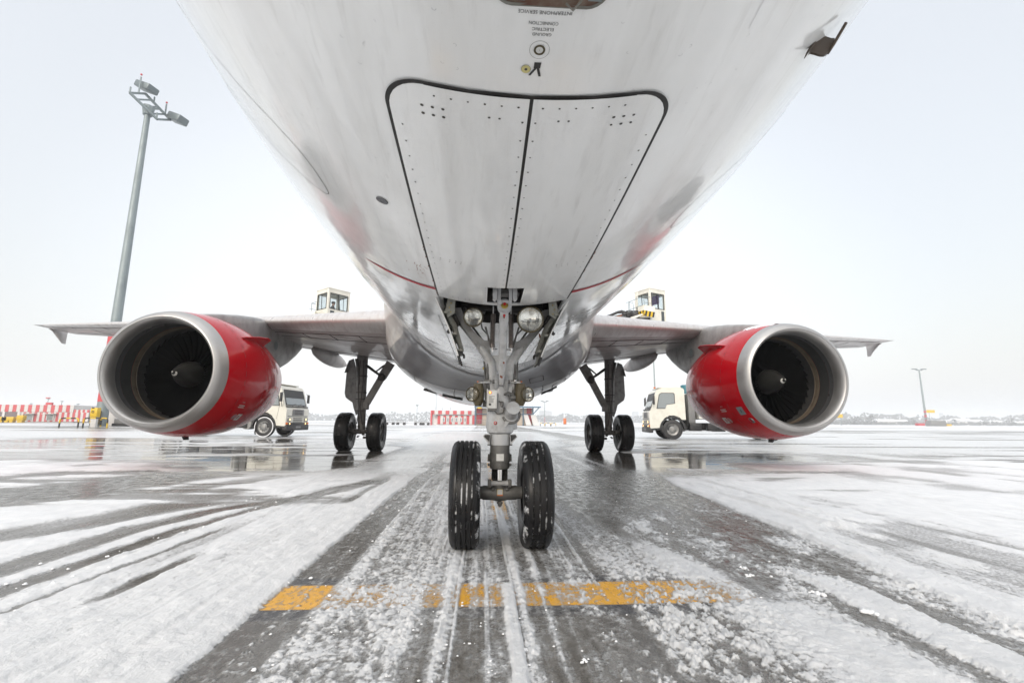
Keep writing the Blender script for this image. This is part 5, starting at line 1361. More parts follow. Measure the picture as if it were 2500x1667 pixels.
def cabin_person(label, loc, rz, jacket):
    """seated operator: one skinned body, hair and jacket as its children"""
    p = thing('person', label, 'person', loc, rz)
    P = [(0, 0, .0), (0, 0, .18), (0, .01, .40), (0, .02, .50), (0, .03, .58), (0, .05, .68), (0, .05, .78),
         (.16, .02, .45), (.20, .10, .22), (.12, .32, .20), (.10, .40, .21), (-.16, .02, .45), (-.20, .10, .22), (-.12, .32, .20), (-.10, .40, .21),
         (.09, .0, -.02), (.11, .40, .0), (.11, .44, -.42), (.11, .56, -.45), (-.09, .0, -.02), (-.11, .40, .0), (-.11, .44, -.42), (-.11, .56, -.45)]
    E = [(0, 1), (1, 2), (2, 3), (3, 4), (4, 5), (5, 6), (3, 7), (7, 8), (8, 9), (9, 10), (3, 11), (11, 12), (12, 13), (13, 14), (0, 15), (15, 16), (16, 17), (17, 18), (0, 19), (19, 20), (20, 21), (21, 22)]
    Rd = [.14, .15, .16, .10, .055, .095, .08, .065, .05, .04, .03, .065, .05, .04, .03, .09, .08, .055, .05, .09, .08, .055, .05]
    me = bpy.data.meshes.new('body'); me.from_pydata(P, E, []); o = bpy.data.objects.new('body', me); COL.objects.link(o)
    o.modifiers.new('s', 'SKIN'); 
    o.modifiers.new('u', 'SUBSURF').levels = 1
    for i, r in enumerate(Rd): me.skin_vertices[0].data[i].radius = (r, r)
    me.skin_vertices[0].data[0].use_root = True
    me2 = bpy.data.meshes.new_from_object(o.evaluated_get(bpy.context.evaluated_depsgraph_get()))
    bpy.data.objects.remove(o)
    me2.materials.clear(); me2.materials.append(MAT[jacket]); me2.materials.append(MAT['face_tone'])
    for pl in me2.polygons:
        pl.material_index = 1 if (pl.center.z > .56 or (pl.center.y > .34 and pl.center.z > .1)) else 0
        pl.use_smooth = True
    b = bpy.data.objects.new('body', me2); COL.objects.link(b); b.parent = p
    mb = MB().use('hair_dark'); mb.sphere((0, .035, .755), .104, 8, (1, 1.05, .75)); mb.build('hair', None, b)
    return p

def op_cabin(t, w, d, h, stripe, loc_):
    """enclosed operator cabin on the boom, local frame of the truck; x forward, -y to the viewer"""
    x, y, z = loc_; mb = MB().use('truck_cream')
    # corner posts, sill, roof, floor
    for sx_ in (-1, 1):
        for sy_ in (-1, 1): mb.bar((x+sx_*(w/2-.05), y+sy_*(d/2-.05), z), (x+sx_*(w/2-.05)*.93, y+sy_*(d/2-.05)*.95, z+h), .10, .10)
    mb.box((x, y, z+h), (w*.98, d*.98, .10), bev=.02); mb.box((x, y, z+.03), (w, d, .08), bev=.02)
    mb.box((x, y-d/2+.03, z+h*.20), (w*.98, .05, h*.42)); mb.box((x, y+d/2-.03, z+h*.20), (w*.98, .05, h*.42)); 
    for sx_ in (-1, 1): mb.box((x+sx_*(w/2-.03), y, z+h*.20), (.05, d*.98, h*.42))
    for sy_ in (-1, 1): mb.box((x, y+sy_*(d/2-.04), z+h-.13), (w*.95, .05, .18))
    o = mb.build('operator_cabin', None, t)
    mb = MB().use('glass'); 
    for sy_ in (-1, 1): mb.box((x, y+sy_*(d/2-.05), z+h*.65), (w*.84, .01, h*.48))
    for sx_ in (-1, 1): mb.box((x+sx_*(w/2-.06)*.96, y, z+h*.65), (.01, d*.82, h*.48))
    mb.build('cabin_glass', None, o)
    mb = MB().use('truck_black')
    for sy_ in (-1, 1):
        yy = y+sy_*(d/2-.012)
        for a, b in (((-.42, .40), (.42, .40)), ((-.42, .90), (.42, .90)), ((-.42, .40), (-.42, .90)), ((.42, .40), (.42, .90)), ((.10, .40), (.02, .90))): mb.bar((x+a[0]*w, yy, z+a[1]*h), (x+b[0]*w, yy, z+b[1]*h), .03, .03)
    mb.box((x-w*.28, y-d/2-.002, z+h*.2), (w*.16, .02, h*.32), bev=.005) if not stripe else mb.box((x+w*.32, y-d/2-.002, z+h*.2), (w*.14, .02, h*.34), bev=.005)
    mb.build('window_frame', None, o)
    return o
LT = make_truck('cream deicing truck behind the left engine with its headlights on and front facing right', (-10.25, 22.9, 0), math.radians(-8), None)
RT = make_truck('cream deicing truck behind the right engine with an orange roof beacon facing left', (9.12, 22.6, 0), math.radians(170), None)
def tmat(o): return Matrix.Translation(o.location) @ Matrix.Rotation(o.rotation_euler.z, 4, 'Z')
def world_build(mb, name, parent, root, M=None, mat_=None, **kw):
    T = tmat(root).inverted() @ (M or Matrix.Identity(4)); mb.v = [tuple(T @ Vector(v)) for v in mb.v]
    return mb.build(name, mat_, parent, **kw)
def cabin(root, M, w, d, h, mirror):
    """M places the cabin: local x across, -y towards the apron, z up; origin at floor centre"""
    mb = MB().use('truck_cream'); T = .06
    def wallx(x, holes): pass
    # side skirts below the windows, corner posts, roof with a slight overhang
    zl = .44*h
    for sy_ in (-1, 1): mb.box((0, sy_*(d/2-T/2), zl/2), (w, T, zl)); mb.box((0, sy_*(d/2-T/2), h-.12), (w, T, .22))
    for sx_ in (-1, 1): mb.box((sx_*(w/2-T/2), 0, zl/2), (T, d-.12, zl)); mb.box((sx_*(w/2-T/2), 0, h-.12), (T, d-.12, .22))
    for sx_ in (-1, 1):
        for sy_ in (-1, 1): mb.box((sx_*(w/2-.055), sy_*(d/2-.055), h/2), (.12, .12, h), bev=.012)
    mb.box((0, 0, h+.01), (w+.05, d+.05, .06), bev=.01); mb.box((0, 0, .0), (w, d, .06))
    o = world_build(mb, 'operator_cabin', root, root, M)
    mb = MB().use('truck_black')
    def fr(a, b, c, e): 
        for p, q in ((a, b), (b, c), (c, e), (e, a)): mb.bar(p, q, .028, .028)
    y = -d/2-.004; fr((-w/2+.13, y, zl+.02), (w/2-.13, y, zl+.02), (w/2-.13, y, h-.25), (-w/2+.13, y, h-.25)); mb.bar((w*.05, y, zl), (-w*.04, y, h-.25), .04, .03)
    for sx_ in (-1, 1):
        x = sx_*(w/2+.004); fr((x, -d/2+.13, zl+.02), (x, d/2-.13, zl+.02), (x, d/2-.13, h-.25), (x, -d/2+.13, h-.25)); mb.bar((x, 0, zl), (x, .05, h-.25), .025, .025)
    world_build(mb, 'window_frame', o, root, M)
    mb = MB().use('glass'); 
    for sy_ in (-1, 1): mb.box((0, sy_*(d/2-.03), (zl+h-.23)/2), (w-.24, .008, h-.23-zl))
    for sx_ in (-1, 1): mb.box((sx_*(w/2-.03), 0, (zl+h-.23)/2), (.008, d-.24, h-.23-zl))
    world_build(mb, 'cabin_glass', o, root, M)
    mb = MB().use('glass_dark'); sx_ = -1 if mirror else 1
    mb.box((sx_*-w*.28, -d/2-.004, zl*.5), (w*.18, .012, zl*.8)); world_build(mb, 'lower_window', o, root, M)
    mb = MB().use('truck_grey'); mb.box((.1, .15, .30), (.5, .5, .12), bev=.02); mb.box((.1, .38, .62), (.5, .10, .6), bev=.03); mb.box((-.25, -.3, .5), (.2, .25, .5), bev=.02); world_build(mb, 'seat', o, root, M)
    return o
# left cabin
Mc = Matrix.Translation((-8.42, 21.9, 5.86)) @ Matrix.Rotation(math.radians(49), 4, 'Z')
lc = cabin(LT, Mc, 1.30, 1.15, 1.98, False)
mb = MB().use('truck_cream'); mb.box(at(740, 783, Y=21.6), (1.5, .9, .9), bev=.03); mb.bar((-8.2, 22.0, 5.7), (-11.5, 22.6, 5.2), .5, .5); mb.bar((-11.5, 22.6, 5.2), (-14.8, 22.9, 2.7), .42, .42); mb.use('yellow').box(at(756, 776.5, Y=21.1), (.5, .1, .12)); mb.use('galv')
a = at(761, 740, Y=21.3); b = at(760, 762, Y=21.3); mb.tube([b, a, at(773, 737, Y=21.3)], .018, 5); mb.tube([at(755, 753, Y=21.3), at(773, 757, Y=21.3)], .014, 5); mb.tube([at(761, 741, Y=21.3), at(773, 743, Y=22.3)], .014, 5)
world_build(mb, 'boom', LT, LT)
# right cabin
Mc2 = Matrix.Translation((9.28, 21.8, 6.22)) @ Matrix.Rotation(math.radians(25), 4, 'Z')
rc = cabin(RT, Mc2, 1.20, 1.15, 2.02, True)
mb = MB().use('truck_cream')
c0, c1, c2 = at(1557, 761, Y=20.9), at(1572, 757, Y=20.6), at(1599, 762, Y=20.5); dn = Vector((0, .05, -.35)); rows = [[c0, c1, c2], [c0+dn*.55, c1+dn*.5, c2+dn*.55]]
for i in range(2): mb.add([rows[0][i]+Vector((0, 0, .30)), rows[0][i+1]+Vector((0, 0, .30)), rows[0][i+1], rows[0][i]], [(0, 1, 2, 3)])
mb.bar(c0+Vector((0, .1, .3)), c0+Vector((.12, .3, 1.5)), .05, .05); mb.box((8.75, 21.6, 6.10), (1.3, 1.4, .10))
# hazard skirt with diagonal stripes
n_ = 14
for i in range(2):
    a, b = rows[0][i], rows[0][i+1]
    L = (b-a).length; k = max(3, int(L/.085))
    for j in range(k):
        mb.use('yellow' if j % 2 == 0 else 'black_paint')
        p, q = a.lerp(b, j/k), a.lerp(b, (j+1)/k); sh = (b-a).normalized()*(.05 if i == 0 else -.05)
        mb.add([p, q, q+sh+Vector((0, .04, -.30)), p+sh+Vector((0, .04, -.30))], [(0, 1, 2, 3)])
world_build(mb, 'hazard_skirt', rc, RT, smooth=False)
mb = MB().use('purple').box(Mc2 @ Vector((.50, .12, 1.62)), (.05, .6, .5), rot=Matrix.Rotation(math.radians(25), 3, 'Z'))
world_build(mb, 'curtain', rc, RT, smooth=False)
mb = MB().use('galv')
def RA(x, y, Y=20.6): return at(1400+x/8.4, 680+y/8.4, Y=Y)
for pts in (((1085, 500), (1430, 365), (1580, 385)), ((1130, 480), (1220, 500), (1240, 700)), ((1130, 480), (1135, 700)), ((1150, 490), (1160, 690)), ((1110, 660), (1420, 545)), ((1440, 370), (1455, 560)), ((1455, 490), (1590, 510))): mb.tube([RA(*p) for p in pts], .016, 5)
world_build(mb, 'handrail', rc, RT)
mb = MB().use('truck_cream'); mb.prism([RA(1120, 830), RA(1125, 885), RA(1380, 775), RA(1340, 760)], (0, .9, 0)); mb.use('truck_black').box(RA(1300, 850, 21.2), (1.2, .8, .10)); mb.use('truck_cream')
mb.box(RA(1430, 910, 21.6), (.9, .6, .38), bev=.02); mb.box(RA(1620, 900, 21.6), (.5, .6, .45), bev=.03); mb.box(RA(1700, 900, 21.8), (.3, .5, .5), bev=.02)
mb.bar(RA(1650, 890, 21.9), RA(2140, 1000, 22.6), .34, .3); mb.bar(RA(1800, 900, 21.9), RA(2010, 975, 22.4), .12, .1); mb.bar(RA(2140, 1000, 22.6), (15.2, 22.4, 2.7), .40, .4)
mb.use('truck_grey').bar(RA(1120, 790, 21.1), RA(600, 905, 21.6), .34, .42); mb.use('orange_part').bar(RA(1040, 740, 20.8), RA(540, 872, 21.3), .03, .03)
mb.use('truck_black').tube([RA(x, y, 20.7) for x, y in ((1035, 745), (1050, 700), (990, 680), (900, 695), (760, 755), (560, 820), (455, 858))], [.13, .13, .10, .075, .07, .06, .05], 8)
mb.use('truck_black').box(RA(1190, 740, 21.1), (.7, .5, .38), bev=.05); mb.sphere(RA(1250, 750, 20.8), .22, 7)
mb.use('galv').tube([RA(560, 790, 20.6), RA(570, 830, 20.6), RA(640, 825, 20.6)], .02, 5)
world_build(mb, 'spray_boom', RT, RT)
def person_at(label, loc, rz, jk): return cabin_person(label, loc, rz, jk)
person_at('person in a dark jacket sitting inside the left raised cabin, facing right', Vector(Mc @ Vector((-.02, .0, .62))), math.radians(-75), 'clothes_dark')
person_at('person in dark clothes sitting inside the right raised cabin, facing left', Vector(Mc2 @ Vector((.12, .05, .62))), math.radians(70), 'clothes_dark')
# drivers seat silhouette inside the cab is kept opaque by the glass

# ------------------------------------------------------------------ lighting masts
def mast(label, x, y, h, r0, r1, head, detail=True, bands=True, group='tall apron lighting masts'):
    t = thing('lighting_mast', label, 'light mast', (x, y, 0), 0, group)
    mb = MB().use('galv'); mb.tube([(0, 0, 0), (0, 0, 1.0), (0, 0, h)], [r0*1.02, r0, r1], 16)
    if bands:
        mb.use('mast_red'); 
        for z0, z1 in ((2.45, 4.0), (5.4, 6.9), (8.0, 9.0)): mb.lathe((0, 0, 0), (0, 0, 1), [(z0, r0+.012-(r0-r1)*z0/h), (z1, r0+.012-(r0-r1)*z1/h)], 16)
    mb.build('pole', None, t)
    return t
m1 = mast('huge grey lighting mast with red bands rising behind the left engine', -37.6, 45.6, 34.5, .52, .27, None, bands=False)
for za, zb__, ra, rb in ((2.55, 5.2, .525, .505), (8.0, 9.45, .478, .468)):
    mb = MB().use('mast_red'); mb.lathe((0, 0, 0), (0, 0, 1), [(za, ra), (zb__, rb)], 24); mb.build('red_band', None, m1)
mb = MB().use('galv')
def HM(x, y, Y=44): p = at(260+x/4.48, 150+y/4.48, Y=Y); return p-Vector((-37.6, 45.6, 0))
q = [HM(255, 345, 43.6), HM(425, 355, 46), HM(700, 642, 48.2), HM(555, 635, 45.8)]
for a, b in ((0, 1), (1, 2), (2, 3), (3, 0)): mb.bar(q[a], q[b], .20, .22)
for f in (.24, .50, .58, .78): mb.bar(q[0].lerp(q[3], f), q[1].lerp(q[2], f), .16, .18)
mb.tube([(0, 0, 33.9), (0, 0, 34.9)], [.45, .6], 10)
for p, hh in ((q[0], .7), (q[0].lerp(q[1], .55), 2.0), (q[0].lerp(q[3], .97), .7), (q[1].lerp(q[2], .78), 1.3), (q[1].lerp(q[2], .33), .7)): mb.tube([p, p+Vector((0, 0, hh))], .08, 6)
mb.build('head_frame', None, m1)
for p in (q[0].lerp(q[1], .55)+Vector((0, 0, 2.3)), q[1].lerp(q[2], .78)+Vector((0, 0, 1.5))):
    mb = MB().use('red_part'); mb.use('amber_lamp'); mb.sphere(p, .11, 6); mb.build('obstruction_lamp', 'lamp_red', m1) if 'lamp_red' in MAT else mb.build('obstruction_lamp', 'mast_red', m1)
for c, s_ in ((HM(440, 288, 45.8), (2.2, 1.3, .72)), (HM(780, 630, 48.0), (1.9, 1.3, .85))):
    mb = MB().use('lamp_grey'); mb.box(c, s_, rot=Matrix.Rotation(math.radians(-16), 3, 'Z') @ Matrix.Rotation(math.radians(24), 3, 'Y'), bev=.12); mb.build('floodlight', None, m1)
mb = MB().use('galv'); cc = at(233, 921, Y=45)-Vector((-37.6, 45.6, 0)); mb.tube([(-.5, 0, cc.z), (cc.x, 0, cc.z)], .05, 6); mb.use('truck_black').box((cc.x, 0, cc.z+.15), (.30, .5, .35), bev=.04); mb.box((cc.x-.1, 0, cc.z-.4), (.08, .08, .6)); mb.build('camera_bracket', None, m1)
mb = MB().use('olive'); mb.box((.12, -.62, 1.0), (.5, .12, 1.3), bev=.03); mb.build('service_box', None, m1)

def small_mast(label, base, top_h, w=2.6, r=.22, bands=True):
    t = mast(label, base[0], base[1], top_h, r, r*.6, None, bands=False)
    if bands:
        for a, b in ((.05, .11), (.155, .20), (.235, .27)): mb = MB().use('mast_red'); mb.lathe((0, 0, 0), (0, 0, 1), [(a*top_h, r*1.06), (b*top_h, r*1.04)], 12); mb.build('red_band', None, t)
    mb = MB().use('lamp_grey')
    for s_ in (-1, 1): mb.bar((0, 0, top_h), (s_*w*.5, 0, top_h+.5), .3, .25); mb.box((s_*w*.42, 0, top_h+.55), (w*.42, .9, .40), bev=.05)
    mb.bar((-w*.3, 0, top_h-.1), (w*.3, 0, top_h-.1), .25, .2); mb.build('floodlight', None, t)
    return t
small_mast('slender lighting mast standing alone at the far right, leaning in the wide view', (at(2262, 1033, Y=225).x, 225), 28.5, 6.0, .52)
small_mast('thin lighting mast seen between the right main wheels and the right engine', (69, 182), 32.5, 5.0, .35, False)
small_mast('distant lighting mast right of the blue framed building', (at(1330, 1030, Y=300).x, 300), 13.5, 4.0, .26)
small_mast('distant thin mast left of the red and white middle building', (at(1017, 1030, Y=260).x, 260), 9.0, 1.0, .12, False)
small_mast('tall thin distant mast above the middle building', (at(1064, 1030, Y=300).x, 300), 17.0, 1.0, .10, False)
tb = MB().use('truck_steel'); bx = at(2268, 1026, Y=224); tb.box((bx.x+1.5, 222, 1.4), (8, 3, 2.8), bev=.1); tb.use('mast_red').box((bx.x-8, 221, .8), (3.5, 2, 1.2), bev=.1); tb.use('yellow').box((bx.x+7, 221, .6), (2.5, 1, .9))
o = tb.build('equipment_cabinet'); tag(o, 'grey equipment cabinet with small markers at the foot of the far right mast', 'equipment cabinet')
tb = MB().use('yellow'); p_ = at(2272, 1004, Y=221); tb.box(p_, (4.2, .3, 1.4)); tb.use('galv').tube([(p_.x-1, p_.y, 0), (p_.x-1, p_.y, p_.z)], .08, 6); o = tb.build('airfield_sign'); tag(o, 'small yellow airfield sign beside the far right mast', 'airfield sign')
tb = MB().use('yellow'); p_ = at(2047, 1015, Y=210); tb.box(p_, (4.0, .3, 1.6)); tb.use('galv').tube([(p_.x+1, p_.y, 0), (p_.x+1, p_.y, p_.z)], .1, 6); o = tb.build('airfield_sign'); tag(o, 'small yellow airfield sign just right of the right engine', 'airfield sign')
tb = MB().use('orange_part'); p_ = at(1379, 1028, Y=160); tb.box(p_, (1.0, .4, 2.0), bev=.05); tb.use('galv').box((p_.x, p_.y, .4), (.3, .3, .8)); o = tb.build('marker_board'); tag(o, 'small orange marker board beyond the right main wheels', 'marker board')

# ------------------------------------------------------------------ yellow box and barriers by the mast
t = thing('signal_box', 'yellow box on a white post left of the huge mast', 'signal box', (at(228, 1040, Y=43.5).x, 43.5, 0))
mb = MB().use('yellow'); z0 = at(228, 1018, Y=43.5).z; z1 = at(228, 995, Y=43.5).z; mb.box((0, 0, (z0+z1)/2), (.62, .45, z1-z0), bev=.04); mb.use('black_paint').box((-.1, -.23, z1-.02), (.25, .02, .10)); mb.lathe((-.06, -.24, (z0+z1)/2+.05), (0, -1, 0), [(0, .12), (.01, .12), (.012, .07)], 12); mb.build('box', None, t)
mb = MB().use('bld_white'); mb.box((0, 0, z0/2), (.5, .25, z0)); mb.build('post', None, t)
def barrier(label, xa, xb, Y, h, group='black and yellow hoop barriers near the huge mast'):
    t = thing('hoop_barrier', label, 'barrier', ((xa+xb)/2, Y, 0), 0, group); w = (xb-xa)/2; r = .25
    path = [(-w, 0, 0), (-w, 0, h-r)]+[(-w+r-r*math.cos(PI/2*i/5), 0, h-r+r*math.sin(PI/2*i/5)) for i in range(1, 6)]
    path += [(-w+r+(2*w-2*r)*i/8, 0, h) for i in range(1, 9)]+[(w-r+r*math.sin(PI/2*i/5), 0, h-r+r*math.cos(PI/2*i/5)) for i in range(1, 6)]+[(w, 0, 0)]
    P = []
    for i in range(len(path)-1):
        a, b = Vector(path[i]), Vector(path[i+1]); k = max(1, int((b-a).length/.09)); P += [a.lerp(b, j/k) for j in range(k)]
    P.append(Vector(path[-1])); d = 0; seg = [P[0]]; mb = MB(); col = 1
    tot = 0
    for i in range(1, len(P)):
        seg.append(P[i]); tot += (P[i]-P[i-1]).length
        if tot > .42 or i == len(P)-1:
            mb.use('black_paint' if col else 'yellow').tube(seg, .062, 8, caps=True); seg = [P[i]]; tot = 0; col = 1-col
    mb.build('hoop', None, t); return t
def bx_(px, Y): return at(px, 1035, Y=Y).x
barrier('black and yellow hoop barrier standing alone left of the mast', bx_(145, 42.6), bx_(191, 42.6), 42.6, .92)
barrier('black and yellow hoop barrier directly in front of the huge mast', bx_(203, 42.4), bx_(262, 42.4), 42.4, .94)
barrier('black and yellow hoop barrier half hidden behind the yellow box post', bx_(220, 43.9), bx_(246, 43.9), 43.9, .92)
for i, (a, b) in enumerate(((1319, 1329), (1331, 1344), (1345.5, 1357))):
    barrier(('leftmost', 'middle', 'rightmost')[i]+' of three low yellow barriers beyond the nose gear, right of the building', bx_(a, 95), bx_(b, 95), 95, .62, 'low yellow barriers beside the middle building')
# white service cabin right of the mast behind the engine
tb = MB().use('bld_white'); a = at(266, 1000, Y=47.5); b = at(320, 1044, Y=47.5); tb.box(((a.x+b.x)/2+1.2, 48.5, (a.z)/2+.1), (b.x-a.x+2.6, 2.2, a.z), bev=.03); tb.use('line').bar((at(289, 1020, Y=47.3).x, 47.38, .2), (at(289, 1020, Y=47.3).x, 47.38, a.z), .03, .03)
tb.use('truck_grey').box((at(300, 1033, Y=46.5).x, 46.6, .65), (1.3, .9, .5), bev=.08); tb.use('truck_black').box((at(305, 1040, Y=46.5).x+.6, 46.8, .3), (3.4, 1.2, .3), bev=.05)
o = tb.build('service_trailer'); tag(o, 'pale service trailer partly hidden behind the left engine inlet', 'trailer')
for px, lbl in ((1.5, 'leftmost low yellow block in front of the striped terminal'), (17, 'long yellow block in front of the striped terminal door'), (31, 'orange yellow block in front of the striped terminal'), (52, 'tall yellow block at the corner of the brown terminal gate')):
    tb = MB().use('yellow'); p = at(px, 1023, Y=100); w = {1.5: 3, 17: 1.6, 31: .9, 52: 1.3}[px]; tb.box((p.x, 100, .75 if px < 50 else .95), (w, .8, .8 if px < 50 else 1.1), bev=.08); tb.box((p.x, 100, .2), (w*.7, .7, .36)); o = tb.build('yellow_block'); tag(o, lbl, 'barrier block', 'yellow blocks along the striped terminal')

# ------------------------------------------------------------------ buildings
def facade(mb, x0, x1, y, z0, z1, stripes, rnd, cols=('bld_red', 'bld_white')):
    """vertical cladding bands as thin panels standing proud of the wall"""
    n = stripes; 
    for i in range(n):
        a = x0+(x1-x0)*i/n; b = x0+(x1-x0)*(i+1)/n
        mb.use(cols[i % 2]).box(((a+b)/2, y, (z0+z1)/2), (b-a-.03, .12, z1-z0))
YB = 105
def bxz(px, py, Y): p = at(px, py, Y=Y); return p.x, p.z
t = thing('striped_building', 'long low building clad in red and white stripes at the far left', 'building', (0, 0, 0))
xl0 = bxz(-160, 1000, YB)[0]; x45 = bxz(45, 1000, YB)[0]; xr = bxz(179, 1000, YB)[0]; x218 = bxz(218, 1000, YB)[0]; zt = bxz(90, 988, YB)[1]; zt2 = bxz(200, 1000, YB)[1]
mb = MB().use('bld_white'); mb.box(((xl0+xr)/2, YB+6, zt/2), (xr-xl0, 11.6, zt)); mb.box(((xr+x218)/2, YB+6.2, zt2/2), (x218-xr, 11, zt2)); facade(mb, xl0, xr, YB+.1, zt*.60, zt, 36, None); facade(mb, x45, x218, YB+.1, .2, zt2 if zt2 < zt*.60 else zt*.58, 26, None); facade(mb, xr+.1, x218, YB+.12, zt*.57, zt2, 7, None)
mb.use('bld_brown'); mb.build('wall', None, t, smooth=False)
for pa, pb in ((-60, 8), (15, 45)):
    mb = MB().use('bld_brown'); a, b = bxz(pa, 1010, YB)[0], bxz(pb, 1010, YB)[0]; mb.box(((a+b)/2, YB-.02, zt*.29), (b-a, .16, zt*.56)); mb.use('bld_white'); mb.box((b+.2, YB-.05, zt*.3), (.5, .3, zt*.6)); mb.build('gate', None, t, smooth=False)
for pa, pb in ((63, 82), (117, 132)):
    mb = MB().use('bld_white'); a, b = bxz(pa, 1010, YB)[0], bxz(pb, 1010, YB)[0]; mb.box(((a+b)/2, YB-.06, zt*.30), (b-a+.3, .16, zt*.34)); mb.use('glass_grey').box(((a+b)/2, YB-.15, zt*.29), (b-a-.1, .04, zt*.28)); mb.use('bld_white').box(((a+b)/2, YB-.4, zt*.50), (b-a+1.2, 1.0, .12)); mb.build('window', None, t, smooth=False)
mb = MB().use('galv')
for px, py in ((55, 983), (98, 971), (132, 977), (172, 984)): x, z = bxz(px, py, YB); mb.tube([(x, YB+2, zt-.2), (x, YB+2, z)], .06, 5); mb.box((x, YB+2, z*.97), (.5, .3, .12))
mb.use('mast_red').box((bxz(99, 992, YB-1)[0], YB+1, zt+.3), (1.2, .5, .5)); mb.box((bxz(97, 970, YB)[0], YB+2, bxz(97, 970, YB)[1]), (.7, .4, .2)); mb.build('roof_antenna', None, t)

YC = 100
t = thing('striped_building', 'hazy red and white striped building behind the nose gear', 'building', (0, 0, 0))
x0, x1 = bxz(1051, 1020, YC)[0], bxz(1160, 1020, YC)[0]; z1 = bxz(1100, 1002, YC)[1]; z2 = bxz(1100, 1012, YC)[1]
mb = MB().use('bld_white'); mb.box(((x0+x1)/2, YC+4, z1/2), (x1-x0, 7.6, z1)); facade(mb, x0, x1, YC+.1, z2+.05, z1, 12, None); facade(mb, x0+1.5, x1, YC+.1, .25, z2-.12, 13, None)
mb.use('bld_red').box((x0+.2, YC, z1/2), (.35, .5, z1)); mb.use('far_grey').box(((x0+x1)/2, YC-.1, z2), (x1-x0-2, .4, .12)); mb.build('wall', None, t, smooth=False)
for k in range(6):
    px = 1083+k*10.5; mb = MB().use('bld_white'); x = bxz(px, 1025, YC)[0]; mb.box((x, YC-.02, .25+z2*.42), (.58, .18, z2*.44)); mb.use('glass_grey').box((x, YC-.13, .25+z2*.42), (.30, .03, z2*.30)); mb.build('window', None, t, smooth=False)
mb = MB().use('far_grey'); mb.box((x0+1.0, YC-.3, z2*.9), (.5, .3, .5)); mb.box((x0-.6, YC, z1*.85), (.9, .2, .15))
for px in (1060, 1078, 1098): x = bxz(px, 1000, YC)[0]; mb.tube([(x, YC+2, z1), (x, YC+2, z1+.8)], .03, 4)
mb.build('roof_fitting', None, t)

t = thing('stair_building', 'small building with a blue steel frame and crimson panels behind the nose gear strut', 'building', (0, 0, 0))
X0, X1 = bxz(1160, 1020, YC)[0], bxz(1301, 1020, YC)[0]; zb_ = bxz(1200, 993, YC)[1]; xc = bxz(1316, 995, YC)[0]
mb = MB().use('bld_beige'); mb.box(((X0+X1)/2, YC+4, zb_/2-.1), (X1-X0, 7.4, zb_-.3)); 
for pa, pb in ((1164, 1177), (1286, 1298)): a, b = bxz(pa, 1010, YC)[0], bxz(pb, 1010, YC)[0]; mb.use('bld_crimson').box(((a+b)/2, YC+.2, zb_*.52), (b-a, .2, zb_*.86))
mb.build('wall', None, t, smooth=False)
mb = MB().use('bld_blue'); mb.box(((X0+xc)/2, YC-.6, zb_), (xc-X0+.4, 2.6, .22)); mb.box(((X0+X1)/2, YC-.1, zb_*.62), (X1-X0, .3, .14))
for x in (X0, bxz(1192, 1010, YC)[0], bxz(1277, 1010, YC)[0], X1): mb.box((x, YC-.2, zb_/2), (.22, .22, zb_))
mb.bar((xc, YC-1, zb_), (X1, YC-.2, zb_*.62), .16, .16); mb.build('steel_frame', None, t, smooth=False)
for pa, pb in ((1279, 1292), (1296, 1311)):
    mb = MB().use('bld_white'); a, b = bxz(pa, 1030, YC)[0], bxz(pb, 1030, YC)[0]; mb.prism([(a-.1, YC-.5, zb_*.58), (b-.35, YC-.5, zb_*.58), (b+.25, YC-2.5, .1), (a+.25, YC-2.5, .1)], (0, .25, 0)); mb.build('chute', None, t, smooth=False)
mb = MB().use('yellow'); a, b = bxz(1166, 995, YC)[0], bxz(1176, 995, YC)[0]; mb.box(((a+b)/2, YC-1.95, bxz(1170, 996, YC)[1]), (b-a, .1, .28)); mb.build('sign_panel', None, t)
mb = MB().use('galv')
for i in range(9): x = X0+.5+i*.42; mb.bar((x, YC-1.2, .1), (x, YC-1.2, 1.15), .05, .05)
mb.bar((X0+.3, YC-1.2, 1.15), (X0+4.2, YC-1.2, 1.15), .06, .06); mb.bar((X0+.3, YC-1.2, .65), (X0+4.2, YC-1.2, .65), .05, .05); mb.build('railing', None, t)

# baggage trailers in the distance
for i, (pa, pb, lbl) in enumerate(((941, 963, 'dark baggage trailer in the distance, nearest the left main wheels'), (968, 990, 'dark baggage trailer in the distance, second from the left main wheels'), (1012, 1030, 'dark baggage trailer in the distance beside a thin mast'), (1031, 1048, 'dark baggage trailer right beside the hazy striped building'))):
    Y = 96; a, b = bx_(pa, Y), bx_(pb, Y); t = thing('baggage_trailer', lbl, 'baggage trailer', ((a+b)/2, Y, 0), 0, 'baggage trailers far across the snow')
    mb = MB().use('truck_grey'); w = b-a; mb.box((0, 0, .55), (w, 1.4, .12)); mb.bar((w/2, 0, .5), (w/2+.5, 0, .35), .06, .06)
    for k in range(7): mb.bar((-w/2+w*k/6, -.7, .6), (-w/2+w*k/6, -.7, .95 if i < 2 else .75), .05, .05)
    mb.box((0, -.7, .95 if i < 2 else .75), (w, .06, .06)); mb.build('deck', None, t)
    mb = MB().use('truck_black')
    for x in (-w*.36, w*.36): mb.lathe((x, -.6, .25), (0, 1, 0), [(0, .001), (0, .25), (1.2, .25), (1.2, .001)], 12)
    mb.build('wheel', None, t)

